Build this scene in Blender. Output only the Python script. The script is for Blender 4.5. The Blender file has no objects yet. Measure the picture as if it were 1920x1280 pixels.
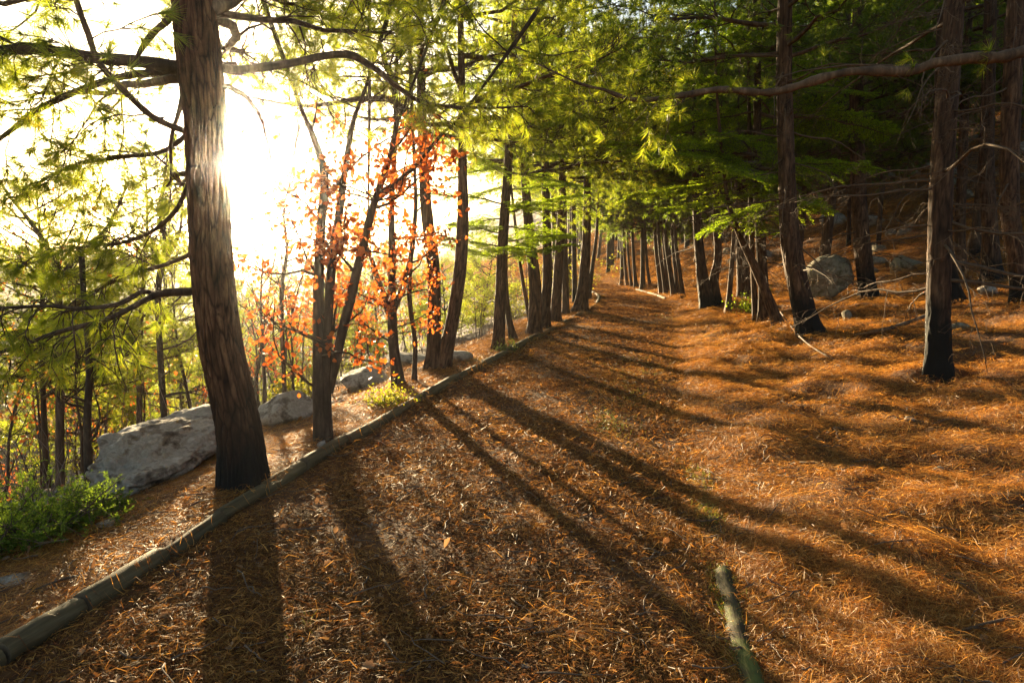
import bpy, bmesh, math, random
import numpy as np
from mathutils import Vector, Matrix, Euler, noise as mnoise

R = math.radians
scene = bpy.context.scene
COL = scene.collection

# ------------------------------------------------------------------ camera
F_PX = 1280.0
EYE = 1.6
PITCH = math.atan(160.0 / F_PX)
cam_data = bpy.data.cameras.new('camera')
cam_data.sensor_width = 36.0
cam_data.lens = 24.0
cam_data.clip_start = 0.05
cam_data.clip_end = 5000
cam = bpy.data.objects.new('camera', cam_data)
cam.location = (0, 0, EYE)
cam.rotation_euler = (R(90) - PITCH, 0, 0)
COL.objects.link(cam)
scene.camera = cam

# ------------------------------------------------------------------ light
SUN_EL, SUN_AZ = R(7.6), R(-21.6)
world = bpy.data.worlds.new("World")
scene.world = world
world.use_nodes = True
wn = world.node_tree
bg = wn.nodes['Background']
sky = wn.nodes.new('ShaderNodeTexSky')
sky.sky_type = 'NISHITA'
sky.sun_disc = False
sky.sun_elevation = SUN_EL
sky.sun_rotation = SUN_AZ
sky.air_density = 1.0
sky.dust_density = 0.9
sky.ozone_density = 0.6
wn.links.new(sky.outputs[0], bg.inputs[0])
bg.inputs[1].default_value = 0.05

sun_data = bpy.data.lights.new('sun', 'SUN')
sun_data.energy = 5.0
sun_data.angle = R(0.55)
sun_data.color = (1.0, 0.78, 0.45)
sun = bpy.data.objects.new('sun', sun_data)
sdir = Vector((math.sin(SUN_AZ) * math.cos(SUN_EL), math.cos(SUN_AZ) * math.cos(SUN_EL), math.sin(SUN_EL)))
sun.rotation_euler = sdir.to_track_quat('Z', 'Y').to_euler()
sun.location = (-20, 40, 30)
COL.objects.link(sun)

vs = scene.view_settings
vs.view_transform = 'Standard'
vs.look = 'None'
vs.exposure = 2.92
vs.gamma = 1.0
vs.use_curve_mapping = False
HAZE_DENSITY, HAZE_G = 0.0011, 0.965

cy = scene.cycles
cy.use_denoising = True
cy.max_bounces = 6
cy.diffuse_bounces = 3
cy.glossy_bounces = 2
cy.transmission_bounces = 3
cy.volume_bounces = 0
cy.caustics_reflective = False
cy.caustics_refractive = False
cy.sample_clamp_indirect = 6.0

# ------------------------------------------------------------------ numbers
def _hash(ix, iy, seed):
    h = (ix.astype(np.int64) * 374761393 + iy.astype(np.int64) * 668265263 + seed * 1442695041) & 0xFFFFFFFF
    h = ((h ^ (h >> 13)) * 1274126177) & 0xFFFFFFFF
    h = h ^ (h >> 16)
    return (h & 0xFFFFFF) / float(0xFFFFFF)

def vnoise(x, y, seed=0, per=None):
    x = np.asarray(x, float); y = np.asarray(y, float)
    ix = np.floor(x).astype(np.int64); iy = np.floor(y).astype(np.int64)
    fx = x - ix; fy = y - iy
    fx = fx * fx * (3 - 2 * fx); fy = fy * fy * (3 - 2 * fy)
    ix1 = ix + 1
    if per:
        ix = ix % per; ix1 = ix1 % per
    a = _hash(ix, iy, seed); b = _hash(ix1, iy, seed)
    c = _hash(ix, iy + 1, seed); d = _hash(ix1, iy + 1, seed)
    return (a + (b - a) * fx) * (1 - fy) + (c + (d - c) * fx) * fy

def sstep(a, b, x):
    t = np.clip((np.asarray(x, float) - a) / (b - a), 0, 1)
    return t * t * (3 - 2 * t)

# the two edges of the path: x as a function of y
_LY = np.array([-12, -6, 0, 2.5, 3.46, 4.45, 5.66, 8.0, 11.4, 16, 21.9, 25, 28, 31, 36, 45, 60, 100, 300, 1000, 3000.])
_LX = np.array([-5.2, -3.75, -2.5, -2.01, -1.83, -1.66, -1.40, -0.86, 0.0, 1.2, 2.74, 3.3, 3.5, 3.4, 2.6, 0.0, -5.5, -16, -66, -240, -740.])
_RY = np.array([-12, -6, 0, 2.4, 3.26, 4.75, 6.5, 9, 12, 16, 20.7, 25, 28, 31, 36, 45, 60, 100, 300, 1000, 3000.])
_RX = np.array([-2.2, -0.8, 0.4, 0.87, 1.02, 1.35, 1.66, 2.22, 2.9, 3.85, 4.95, 5.6, 5.75, 5.6, 4.8, 2.2, -3.3, -13.6, -63, -237, -737.])
def edge_l(y): return np.interp(y, _LY, _LX)
def edge_r(y): return np.interp(y, _RY, _RX)

MOUNDS = []   # litter heaped round the feet of the trunks: x, y, trunk radius
def path_z(x, y):
    n = (vnoise(x * 1.3, y * 1.3, 5) - .5) * .03 + (vnoise(x * 4, y * 4, 6) - .5) * .018
    rise = 0.9 * sstep(27, 60, y)
    return n + rise

def ground_z(x, y):
    x = np.asarray(x, float); y = np.asarray(y, float)
    l = edge_l(y); r = edge_r(y)
    u = np.maximum(l - x, 0); v = np.maximum(x - r, 0)
    rise = 0.9 * sstep(27, 60, y)
    # left: a narrow shoulder, then down into the valley and up a far hill
    q = u - 0.75; q2 = u - 6.5
    sl = 0.24 * (np.sqrt(q * q + 0.12) + q) / 2 - 0.24 * (np.sqrt(0.75 ** 2 + 0.12) - 0.75) / 2
    sl = sl + 0.20 * (np.sqrt(q2 * q2 + 4.0) + q2) / 2 - 0.20 * (np.sqrt(6.5 ** 2 + 4.0) - 6.5) / 2
    zl = -0.05 * u - sl
    zl = np.where(zl < -8, -8 - 7 * (1 - np.exp(-(np.minimum(zl, -8) * -1 - 8) / 7)), zl)
    rad = np.hypot(x, y)
    far = sstep(70, 480, rad) * sstep(15, 60, u)
    zl = zl + far * (16.2 + 3.5 * (vnoise(x / 70, y / 70, 3) - .5) + 2.4 * (vnoise(x / 160 + 9, y / 160, 4) - .4))
    zl = zl + sstep(.5, 2.5, u) * ((vnoise(x * .9, y * .9, 11) - .5) * .22 + (vnoise(x * 2.6, y * 2.6, 12) - .5) * .08)
    zl = zl + .03 * sstep(0, .12, u)
    # right: a low lip, a gentle bank, then the rocky hillside
    zr = (.015 + .075 * vnoise(x * .5, y * .8, 25)) * sstep(0.0, 0.35 + .7 * vnoise(x * .8, y * 1.1, 26), v) + 0.105 * v
    p = v - 6.5
    zr = zr + 0.34 * (np.sqrt(p * p + 4.0) + p) / 2 - 0.34 * (np.sqrt(6.5 ** 2 + 4.0) - 6.5) / 2
    zr = np.where(zr > 14, 14 + 12 * (1 - np.exp(-(np.maximum(zr, 14) - 14) / 12)), zr)
    zr = zr + sstep(.2, 1.5, v) * ((vnoise(x * .7, y * .7, 21) - .5) * .26 + (vnoise(x * 2.1, y * 2.1, 22) - .5) * .17)
    zr = zr + sstep(.1, .6, v) * ((vnoise(x * 4.3, y * 4.3, 23) - .5) * .085)
    zr = zr + sstep(9, 16, v) * (vnoise(x * .35, y * .35, 24) - .5) * 1.0
    for mx, my, mr in MOUNDS:
        dd = (x - mx) ** 2 + (y - my) ** 2
        mo = .30 * mr * np.exp(-dd / (2 * (mr * 1.7) ** 2)); zl = zl + mo; zr = zr + mo
    inside = (u <= 0) & (v <= 0)
    z = np.where(u > 0, zl, np.where(v > 0, zr, 0.0)) + rise
    din = np.minimum(x - l, r - x)
    return np.where(inside, z - 0.07 * sstep(0, .15, din), z)

def surf_z(x, y):
    x = np.asarray(x, float); y = np.asarray(y, float)
    on = (x > edge_l(y)) & (x < edge_r(y) - .04)
    return np.where(on, path_z(x, y), ground_z(x, y))

_c, _s = math.cos(PITCH), math.sin(PITCH)
def ray(px, py):
    X = (px - 960) / F_PX; Y = (640 - py) / F_PX
    return np.array([X, _c + Y * _s, -_s + Y * _c])
def at_y(px, py, y):
    d = ray(px, py); t = y / d[1]
    return np.array([d[0] * t, y, EYE + d[2] * t])
def hit(px, py):
    d = ray(px, py)
    ts = np.concatenate([np.arange(1.5, 40, .02), np.arange(40, 200, .2)])
    P = ts[:, None] * d[None] + np.array([0, 0, EYE])
    below = P[:, 2] < surf_z(P[:, 0], P[:, 1])
    k = int(np.argmax(below)) if below.any() else len(ts) - 1
    x, y = P[k, 0], P[k, 1]
    return np.array([x, y, float(surf_z(x, y))])

MOUNDS += [(p[0], p[1] + w * p[1] / F_PX * .5, w * p[1] / F_PX * .5) for p, w in [(hit(a, b), w) for a, b, w in [(458, 905, 96), (607, 828, 60), (747, 722, 30), (820, 692, 60), (934, 655, 28), (1001, 626, 30), (1019, 616, 25), (1041, 604, 24), (1088, 583, 34),
    (1760, 700, 56), (1521, 632, 60), (1630, 563, 42), (1786, 572, 44), (1862, 526, 40), (1920, 560, 46), (1334, 580, 50), (1396, 562, 32), (1435, 607, 30), (1461, 613, 24)]]]
# ------------------------------------------------------------------ meshes
class Geo:
    """collects triangles with a material slot each"""
    def __init__(s): s.v = []; s.t = []; s.m = []; s.sm = []; s.n = 0; s.plate = None
    def add(s, v, t, m=0, smooth=True):
        v = np.asarray(v, np.float32).reshape(-1, 3); t = np.asarray(t, np.int32).reshape(-1, 3)
        s.v.append(v); s.t.append(t + s.n); s.n += len(v)
        s.m.append(np.full(len(t), m, np.int32)); s.sm.append(np.full(len(t), smooth, bool))
    def mesh(s, name, mats):
        me = bpy.data.meshes.new(name)
        if s.n == 0: return me
        v = np.concatenate(s.v); t = np.concatenate(s.t)
        me.vertices.add(len(v)); me.vertices.foreach_set('co', v.ravel())
        me.loops.add(len(t) * 3); me.loops.foreach_set('vertex_index', t.ravel())
        me.polygons.add(len(t)); me.polygons.foreach_set('loop_start', np.arange(0, len(t) * 3, 3, dtype=np.int32))
        me.polygons.foreach_set('loop_total', np.full(len(t), 3, np.int32))
        me.polygons.foreach_set('material_index', np.concatenate(s.m))
        me.polygons.foreach_set('use_smooth', np.concatenate(s.sm))
        for m in (mats if isinstance(mats, (list, tuple)) else [mats]): me.materials.append(m)
        me.update(calc_edges=True)
        if s.plate is not None:
            at = me.attributes.new('plate', 'FLOAT', 'POINT'); at.data.foreach_set('value', s.plate.astype(np.float32))
        return me

def obj(name, me, parent=None, loc=None, rot=None, sc=None):
    o = bpy.data.objects.new(name, me); COL.objects.link(o)
    if parent is not None: o.parent = parent
    if loc is not None: o.location = loc
    if rot is not None: o.rotation_euler = rot
    if sc is not None: o.scale = (sc, sc, sc) if isinstance(sc, (int, float)) else sc
    return o
def tag(o, label=None, cat=None, group=None, kind=None):
    if label: o['label'] = label
    if cat: o['category'] = cat
    if group: o['group'] = group
    if kind: o['kind'] = kind
    return o
def thing(name, label, cat, loc, group=None):
    return tag(obj(name, None, loc=tuple(float(c) for c in loc)), label, cat, group)

def spline(pts, n):
    """Catmull-Rom through rows of pts (any number of columns)"""
    P = np.asarray(pts, float)
    if len(P) == 2: return P[0] + (P[1] - P[0]) * np.linspace(0, 1, n)[:, None]
    Q = np.vstack([2 * P[0] - P[1], P, 2 * P[-1] - P[-2]])
    d = np.linalg.norm(np.diff(P[:, :3], axis=0), axis=1); c = np.concatenate([[0], np.cumsum(d)])
    s = np.linspace(0, c[-1], n) if np.isscalar(n) else np.asarray(n) * c[-1]
    k = np.clip(np.searchsorted(c, s, side='right') - 1, 0, len(P) - 2)
    t = ((s - c[k]) / np.maximum(d[k], 1e-9))[:, None]
    p0, p1, p2, p3 = Q[k], Q[k + 1], Q[k + 2], Q[k + 3]
    return .5 * (2 * p1 + (p2 - p0) * t + (2 * p0 - 5 * p1 + 4 * p2 - p3) * t ** 2 + (3 * p1 - p0 - 3 * p2 + p3) * t ** 3)

def frames(P):
    T = np.gradient(P, axis=0); T /= np.maximum(np.linalg.norm(T, axis=1, keepdims=True), 1e-9)
    up = np.array([0, 0, 1.]) if abs(T[0, 2]) < .8 else np.array([1., 0, 0])
    N = np.empty_like(P); n = up - T[0] * up.dot(T[0]); n /= np.linalg.norm(n); N[0] = n
    for i in range(1, len(P)):
        n = N[i - 1] - T[i] * N[i - 1].dot(T[i]); N[i] = n / max(np.linalg.norm(n), 1e-9)
    return T, N, np.cross(T, N)

_ringcache = {}
def ring_faces(n, k, cap0=False, cap1=True):
    key = (n, k, cap0, cap1)
    if key not in _ringcache:
        i = np.arange(n - 1)[:, None] * k; j = np.arange(k)[None]; j1 = (j + 1) % k
        a = i + j; b = i + j1; c = i + k + j1; d = i + k + j
        f = [np.stack([a, b, c], -1).reshape(-1, 3), np.stack([a, c, d], -1).reshape(-1, 3)]
        if cap1: f.append(np.array([[(n - 1) * k, (n - 1) * k + q, (n - 1) * k + q + 1] for q in range(1, k - 1)]))
        if cap0: f.append(np.array([[0, q + 1, q] for q in range(1, k - 1)]))
        _ringcache[key] = np.concatenate(f)
    return _ringcache[key]

def tube(g, P, rad, sides=5, m=0, cap0=False):
    P = np.asarray(P, float); n = len(P)
    _, N, B = frames(P)
    th = np.linspace(0, 2 * math.pi, sides, endpoint=False)
    rad = np.broadcast_to(np.asarray(rad, float), (n,))
    V = P[:, None] + rad[:, None, None] * (np.cos(th)[None, :, None] * N[:, None] + np.sin(th)[None, :, None] * B[:, None])
    g.add(V, ring_faces(n, sides, cap0), m)

def cells(u, v, per, seed):
    """distances to the two nearest points of a jittered lattice that repeats every per in u, and the nearest cell's own number"""
    iu = np.floor(u).astype(np.int64); iv = np.floor(v).astype(np.int64)
    f1 = np.full(u.shape, 9.); f2 = np.full(u.shape, 9.); own = np.zeros(u.shape)
    for du in (-1, 0, 1):
        for dv in (-1, 0, 1):
            a = iu + du; b = iv + dv; am = a % per
            d = np.hypot(a + .15 + .7 * _hash(am, b, seed) - u, b + .15 + .7 * _hash(am, b, seed + 1) - v)
            near = d < f1
            f2 = np.where(near, f1, np.minimum(f2, d)); own = np.where(near, _hash(am, b, seed + 2), own); f1 = np.where(near, d, f1)
    return f1, f2, own

def trunk_geo(g, P, rad, sides=28, bark=.06, flare=.35, flare_h=.22, seed=0, rows_per_m=14, m=0, plates=0):
    """a trunk: rings along a path with bark plates parted by furrows, uneven girth, and root flare at its foot; fine rings low down, coarse ones high up"""
    P = np.asarray(P, float)
    L = np.linalg.norm(np.diff(P, axis=0), axis=1).sum()
    lo = min(4.6, L); fr = np.concatenate([np.linspace(0, lo, max(8, int(lo * rows_per_m)), endpoint=False), np.linspace(lo, L, max(3, int((L - lo) * 2.5)))]) if L - lo > .5 else np.linspace(0, L, max(8, int(L * rows_per_m)))
    n = len(fr)
    D = spline(np.column_stack([P, rad]), fr / L)
    P, rad = D[:, :3], np.maximum(D[:, 3], .004)
    _, N, B = frames(P)
    th = np.linspace(0, 2 * math.pi, sides, endpoint=False)
    s = fr[:, None]
    ph = seed * 1.7
    girth = .10 * (vnoise(np.cos(th)[None] * 1.2 + 4, s * .9 + np.sin(th)[None], seed + 5) - .5) + .05 * (vnoise(np.cos(th)[None] * 2.2 + 9, s * 2.6 + np.sin(th)[None] * 2, seed + 6) - .5)
    if plates:
        uu = (th / (2 * math.pi) * plates)[None] + 1.1 * (vnoise(s * 2.3 + 0 * th[None], 2 * np.cos(th)[None] + 3, seed + 8) - .5) + .5 * (vnoise(s * 9 + 0 * th[None], 5 * np.cos(th)[None] + 7 + np.sin(th)[None], seed + 18) - .5)
        r0 = float(rad[:max(4, n // 3)].mean()); vv = s * plates / (2 * math.pi * r0) / 7.0 + 1.6 * (vnoise(uu % plates * .9, s * 3, seed + 9) - .5)
        f1, f2, own = cells(uu % plates, vv + 0 * uu, plates, seed)
        h = np.clip((f2 - f1) / .42, 0, 1) ** .8 * (.55 + .45 * vnoise(uu % plates * 2.3, s * 22, seed + 31))
        a1, a2, own2 = cells((uu * 3) % (plates * 3), vv * 3.5, plates * 3, seed + 20)
        d = bark * (h - .75 + .35 * (own - .5) * h + .22 * np.clip((a2 - a1) / .4, 0, 1) * h)
        g.plate = (h * (.75 + .5 * own)).ravel()
    else:
        per = max(5, sides // 3); uu = (th / (2 * math.pi) * per)[None]
        n1 = vnoise(uu, s * 5 + .6 * vnoise(uu * .6, s * 2.5, seed + 7), seed, per); n2 = vnoise(uu * 2, s * 11, seed + 1, per * 2)
        d = bark * (np.abs(n1 - .5) * 2 - .5 + .5 * (n2 - .5))
    lobes = 1 + .55 * np.sin(4 * th + ph)[None] + .3 * np.sin(7 * th - ph)[None]
    d = d + girth + flare * np.exp(-np.maximum(s - .30, 0) / flare_h) * lobes
    rr = rad[:, None] * (1 + d)
    V = P[:, None] + rr[..., None] * (np.cos(th)[None, :, None] * N[:, None] + np.sin(th)[None, :, None] * B[:, None])
    g.add(V, ring_faces(n, sides), m)
    return P, rad

# ------------------------------------------------------------------ materials
def new_mat(name):
    m = bpy.data.materials.new(name); m.use_nodes = True
    nt = m.node_tree; nt.nodes.clear()
    out = nt.nodes.new('ShaderNodeOutputMaterial')
    return m, nt, out
def N_(nt, t, **kw):
    n = nt.nodes.new(t)
    for k, v in kw.items():
        if k in n.inputs: n.inputs[k].default_value = v
        else: setattr(n, k, v)
    return n
def ramp(nt, stops, fac):
    r = nt.nodes.new('ShaderNodeValToRGB'); el = r.color_ramp.elements
    while len(el) < len(stops): el.new(.5)
    for e, (p, c) in zip(el, stops): e.position = p; e.color = (*c, 1)
    nt.links.new(fac, r.inputs[0]); return r
def mapped(nt, scale, coord='Object'):
    tc = nt.nodes.new('ShaderNodeTexCoord'); mp = nt.nodes.new('ShaderNodeMapping')
    mp.inputs['Scale'].default_value = scale
    nt.links.new(tc.outputs[coord], mp.inputs[0]); return mp
def noise_n(nt, vec, scale, detail=6, rough=.6):
    n = N_(nt, 'ShaderNodeTexNoise'); n.inputs['Scale'].default_value = scale
    n.inputs['Detail'].default_value = detail; n.inputs['Roughness'].default_value = rough
    nt.links.new(vec, n.inputs['Vector']); return n
def mixc(nt, fac, a, b, mode='MIX'):
    m = nt.nodes.new('ShaderNodeMix'); m.data_type = 'RGBA'; m.blend_type = mode
    for sock, v in ((m.inputs[0], fac), (m.inputs[6], a), (m.inputs[7], b)):
        if isinstance(v, bpy.types.NodeSocket): nt.links.new(v, sock)
        else: sock.default_value = v if not isinstance(v, tuple) or len(v) == 4 else (*v, 1)
    return m.outputs[2]
def math_n(nt, op, a, b=None):
    m = nt.nodes.new('ShaderNodeMath'); m.operation = op
    for i, v in enumerate((a, b)):
        if v is None: continue
        if isinstance(v, bpy.types.NodeSocket): nt.links.new(v, m.inputs[i])
        else: m.inputs[i].default_value = v
    return m.outputs[0]

def leafy(name, stops, trans, tmix=.5, rough=.45, spec=.4):
    """thin leaf or needle: reflects and lets light through; each piece its own tint"""
    m, nt, out = new_mat(name)
    g = nt.nodes.new('ShaderNodeNewGeometry'); oi = nt.nodes.new('ShaderNodeObjectInfo')
    f = math_n(nt, 'ADD', math_n(nt, 'MULTIPLY', g.outputs['Random Per Island'], .8), math_n(nt, 'MULTIPLY', oi.outputs['Random'], .2))
    c = ramp(nt, stops, f)
    p = N_(nt, 'ShaderNodeBsdfPrincipled', Roughness=rough); p.inputs['Specular IOR Level'].default_value = spec
    nt.links.new(c.outputs[0], p.inputs['Base Color'])
    t = nt.nodes.new('ShaderNodeBsdfTranslucent')
    tc = mixc(nt, 1.0, c.outputs[0], trans, 'MULTIPLY')
    nt.links.new(tc, t.inputs[0])
    mx = nt.nodes.new('ShaderNodeMixShader'); mx.inputs[0].default_value = tmix
    nt.links.new(p.outputs[0], mx.inputs[1]); nt.links.new(t.outputs[0], mx.inputs[2]); nt.links.new(mx.outputs[0], out.inputs[0])
    return m

def bark_mat(name, dark, mid, light, char_or_shade=0.0, zs=.22, bump=.5, scale=14, moss=0.0, plates=False, foot_fade=.28):
    m, nt, out = new_mat(name)
    mp = mapped(nt, (1, 1, zs))
    n1 = noise_n(nt, mp.outputs[0], scale, 8, .65); n2 = noise_n(nt, mp.outputs[0], scale * 3.1, 5, .6)
    oi = nt.nodes.new('ShaderNodeObjectInfo')
    f = math_n(nt, 'ADD', math_n(nt, 'MULTIPLY', n1.outputs[0], .75), math_n(nt, 'MULTIPLY', n2.outputs[0], .25))
    c = ramp(nt, [(.32, dark), (.52, mid), (.72, light)], f).outputs[0]
    hv = nt.nodes.new('ShaderNodeHueSaturation'); nt.links.new(c, hv.inputs['Color'])
    nt.links.new(math_n(nt, 'ADD', math_n(nt, 'MULTIPLY', oi.outputs['Random'], .5), .75), hv.inputs['Value'])
    c = hv.outputs[0]
    if moss:
        n3 = noise_n(nt, mapped(nt, (1, 1, 1)).outputs[0], 5, 5, .6)
        k = ramp(nt, [(.62 - moss * .3, (0, 0, 0)), (.7 - moss * .2, (1, 1, 1))], n3.outputs[0]).outputs[0]
        c = mixc(nt, k, c, (.075, .085, .018, 1))
    if plates:     # furrows between the bark plates are dark red brown
        at = nt.nodes.new('ShaderNodeAttribute'); at.attribute_name = 'plate'
        k = ramp(nt, [(.05, (.22, .14, .11)), (.35, (.75, .66, .62)), (1, (1.3, 1.24, 1.2))], at.outputs['Fac']).outputs[0]
        c = mixc(nt, 1.0, c, k, 'MULTIPLY')
    if char_or_shade > 0:   # scorched foot with a ragged edge; on the big pine, painted backlit shade
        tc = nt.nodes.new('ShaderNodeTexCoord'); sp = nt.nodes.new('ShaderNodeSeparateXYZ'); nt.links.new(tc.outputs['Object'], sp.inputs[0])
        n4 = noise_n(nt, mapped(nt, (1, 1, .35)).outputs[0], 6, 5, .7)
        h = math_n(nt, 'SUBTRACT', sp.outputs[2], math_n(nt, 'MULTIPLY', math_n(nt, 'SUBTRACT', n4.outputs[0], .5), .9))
        k = ramp(nt, [(0, (1, 1, 1)), (1, (0, 0, 0))], math_n(nt, 'DIVIDE', math_n(nt, 'SUBTRACT', h, char_or_shade - foot_fade / 2), foot_fade)).outputs[0]
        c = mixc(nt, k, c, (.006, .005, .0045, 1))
    p = N_(nt, 'ShaderNodeBsdfPrincipled', Roughness=.85); p.inputs['Specular IOR Level'].default_value = .25
    nt.links.new(c, p.inputs['Base Color'])
    b = N_(nt, 'ShaderNodeBump', Strength=bump, Distance=.02); nt.links.new(f, b.inputs['Height']); nt.links.new(b.outputs[0], p.inputs['Normal'])
    nt.links.new(p.outputs[0], out.inputs[0])
    return m

def plain_mat(name, stops, scale=6, rough=.8, bump=.3, dist=.02, vecscale=(1, 1, 1), coord='Object', spec=.3, detail=8):
    m, nt, out = new_mat(name)
    mp = mapped(nt, vecscale, coord)
    n1 = noise_n(nt, mp.outputs[0], scale, detail, .65)
    c = ramp(nt, stops, n1.outputs[0])
    p = N_(nt, 'ShaderNodeBsdfPrincipled', Roughness=rough); p.inputs['Specular IOR Level'].default_value = spec
    nt.links.new(c.outputs[0], p.inputs['Base Color'])
    b = N_(nt, 'ShaderNodeBump', Strength=bump, Distance=dist); nt.links.new(n1.outputs[0], b.inputs['Height']); nt.links.new(b.outputs[0], p.inputs['Normal'])
    nt.links.new(p.outputs[0], out.inputs[0])
    return m

def island_mat(name, stops, rough=.6, spec=.4, tmix=0.0):
    return leafy(name, stops, (1, .85, .6, 1), tmix, rough, spec)

M = {}
M['pine_bark'] = bark_mat('pine_bark', (.016, .009, .006), (.075, .042, .024), (.19, .115, .07))
M['pine_bark_big'] = bark_mat('pine_bark_big', (.022, .009, .004), (.115, .052, .024), (.25, .135, .07), char_or_shade=.52, foot_fade=.75, scale=20, zs=.22, bump=1.3, plates=True)  # dark foot is shade of the backlit trunk, painted into the bark colour
M['pine_bark_burnt'] = bark_mat('pine_bark_burnt', (.016, .009, .006), (.07, .04, .024), (.19, .12, .075), char_or_shade=.78)
M['pine_bark_singed'] = bark_mat('pine_bark_singed', (.015, .009, .006), (.065, .036, .022), (.16, .10, .062), char_or_shade=.5)
for k_, a_ in (('pine_bark', dict(dark=(.02, .010, .006), mid=(.085, .046, .026), light=(.20, .12, .072))), ('pine_bark_burnt', dict(dark=(.018, .010, .006), mid=(.075, .042, .025), light=(.20, .125, .078), char_or_shade=.72)),
               ('pine_bark_singed', dict(dark=(.016, .010, .006), mid=(.07, .038, .023), light=(.17, .105, .064), char_or_shade=.4))):
    M[k_ + '_plated'] = bark_mat(k_ + '_plated', plates=True, **a_)
M['oak_bark'] = bark_mat('oak_bark', (.018, .011, .008), (.065, .040, .026), (.15, .10, .07), scale=20)
M['twig'] = plain_mat('twig_wood', [(.3, (.05, .03, .02)), (.7, (.14, .09, .06))], 30)
M['dead_twig'] = plain_mat('dead_twig_wood', [(.3, (.04, .023, .014)), (.7, (.12, .072, .042))], 25)
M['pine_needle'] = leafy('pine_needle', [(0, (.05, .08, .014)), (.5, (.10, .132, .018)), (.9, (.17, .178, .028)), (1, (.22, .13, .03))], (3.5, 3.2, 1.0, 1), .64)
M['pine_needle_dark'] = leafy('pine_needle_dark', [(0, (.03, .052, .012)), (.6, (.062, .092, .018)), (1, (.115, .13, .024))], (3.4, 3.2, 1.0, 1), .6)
M['fir_needle'] = leafy('fir_needle', [(0, (.05, .09, .008)), (.6, (.12, .175, .016)), (1, (.19, .23, .024))], (3.2, 3.0, .9, 1), .66)
M['juniper_needle'] = leafy('juniper_needle', [(0, (.045, .08, .018)), (.6, (.10, .15, .030)), (1, (.18, .21, .04))], (2.8, 2.7, 1.0, 1), .55, .75, .12)
M['oak_leaf'] = leafy('oak_leaf_orange', [(0, (.22, .048, .010)), (.5, (.36, .092, .017)), (1, (.47, .18, .035))], (1.5, 1.3, 1.0, 1), .55)
M['green_leaf'] = leafy('yellow_green_leaf', [(0, (.08, .10, .012)), (.6, (.15, .16, .02)), (1, (.25, .19, .03))], (2.4, 2.2, 1.0, 1), .6)
M['far_leaf'] = leafy('far_leaf', [(0, (.045, .06, .018)), (.45, (.075, .085, .025)), (.7, (.12, .085, .045)), (1, (.16, .10, .06))], (1.6, 1.5, 1.0, 1), .4)
M['litter'] = leafy('pine_straw', [(0, (.05, .019, .006)), (.3, (.23, .088, .016)), (.62, (.47, .225, .044)), (.88, (.58, .335, .09)), (1, (.62, .42, .16))], (1.4, 1.2, .9, 1), .45, .55, .3)
M['chips'] = leafy('path_mulch', [(0, (.03, .014, .007)), (.4, (.125, .056, .020)), (.75, (.28, .132, .036)), (.97, (.42, .235, .08)), (1, (.46, .31, .15))], (1.3, 1.05, .9, 1), .3, .9, .06)
M['dry_leaf'] = leafy('dry_leaf', [(0, (.12, .055, .024)), (.5, (.24, .13, .06)), (1, (.38, .24, .13))], (1.3, 1.1, .9, 1), .3, .7, .15)
M['grass'] = leafy('grass_blade', [(0, (.06, .085, .015)), (.6, (.12, .14, .025)), (1, (.24, .19, .06))], (1.7, 1.7, 1.0, 1), .45)
M['brush'] = leafy('brush_stem', [(0, (.055, .035, .028)), (.6, (.13, .085, .07)), (1, (.21, .15, .125))], (1, 1, 1, 1), .0, .7)
M['rock'] = plain_mat('grey_rock', [(.34, (.05, .034, .022)), (.44, (.18, .14, .105)), (.5, (.33, .285, .235)), (.56, (.24, .20, .155)), (.68, (.46, .41, .345))], 5.5, .85, 1.0, .06, detail=12)
M['rock_dark'] = plain_mat('mossy_rock', [(.3, (.05, .04, .022)), (.42, (.12, .10, .06)), (.5, (.24, .205, .155)), (.58, (.16, .145, .09)), (.72, (.34, .30, .24))], 4.5, .88, 1.0, .06, detail=12)
M['pebble'] = island_mat('pebble', [(0, (.11, .09, .07)), (.6, (.22, .19, .16)), (1, (.34, .30, .26))], .85, .15)
M['log'] = bark_mat('weathered_log', (.035, .026, .014), (.095, .070, .034), (.18, .138, .075), zs=.08, scale=18, bump=.35)
M['log_end'] = plain_mat('log_cut_end', [(.3, (.05, .035, .022)), (.7, (.14, .10, .06))], 20)
M['mossy_log'] = bark_mat('mossy_log', (.02, .014, .008), (.055, .04, .018), (.12, .09, .04), zs=.08, scale=16, bump=.5, moss=.55)

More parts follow.
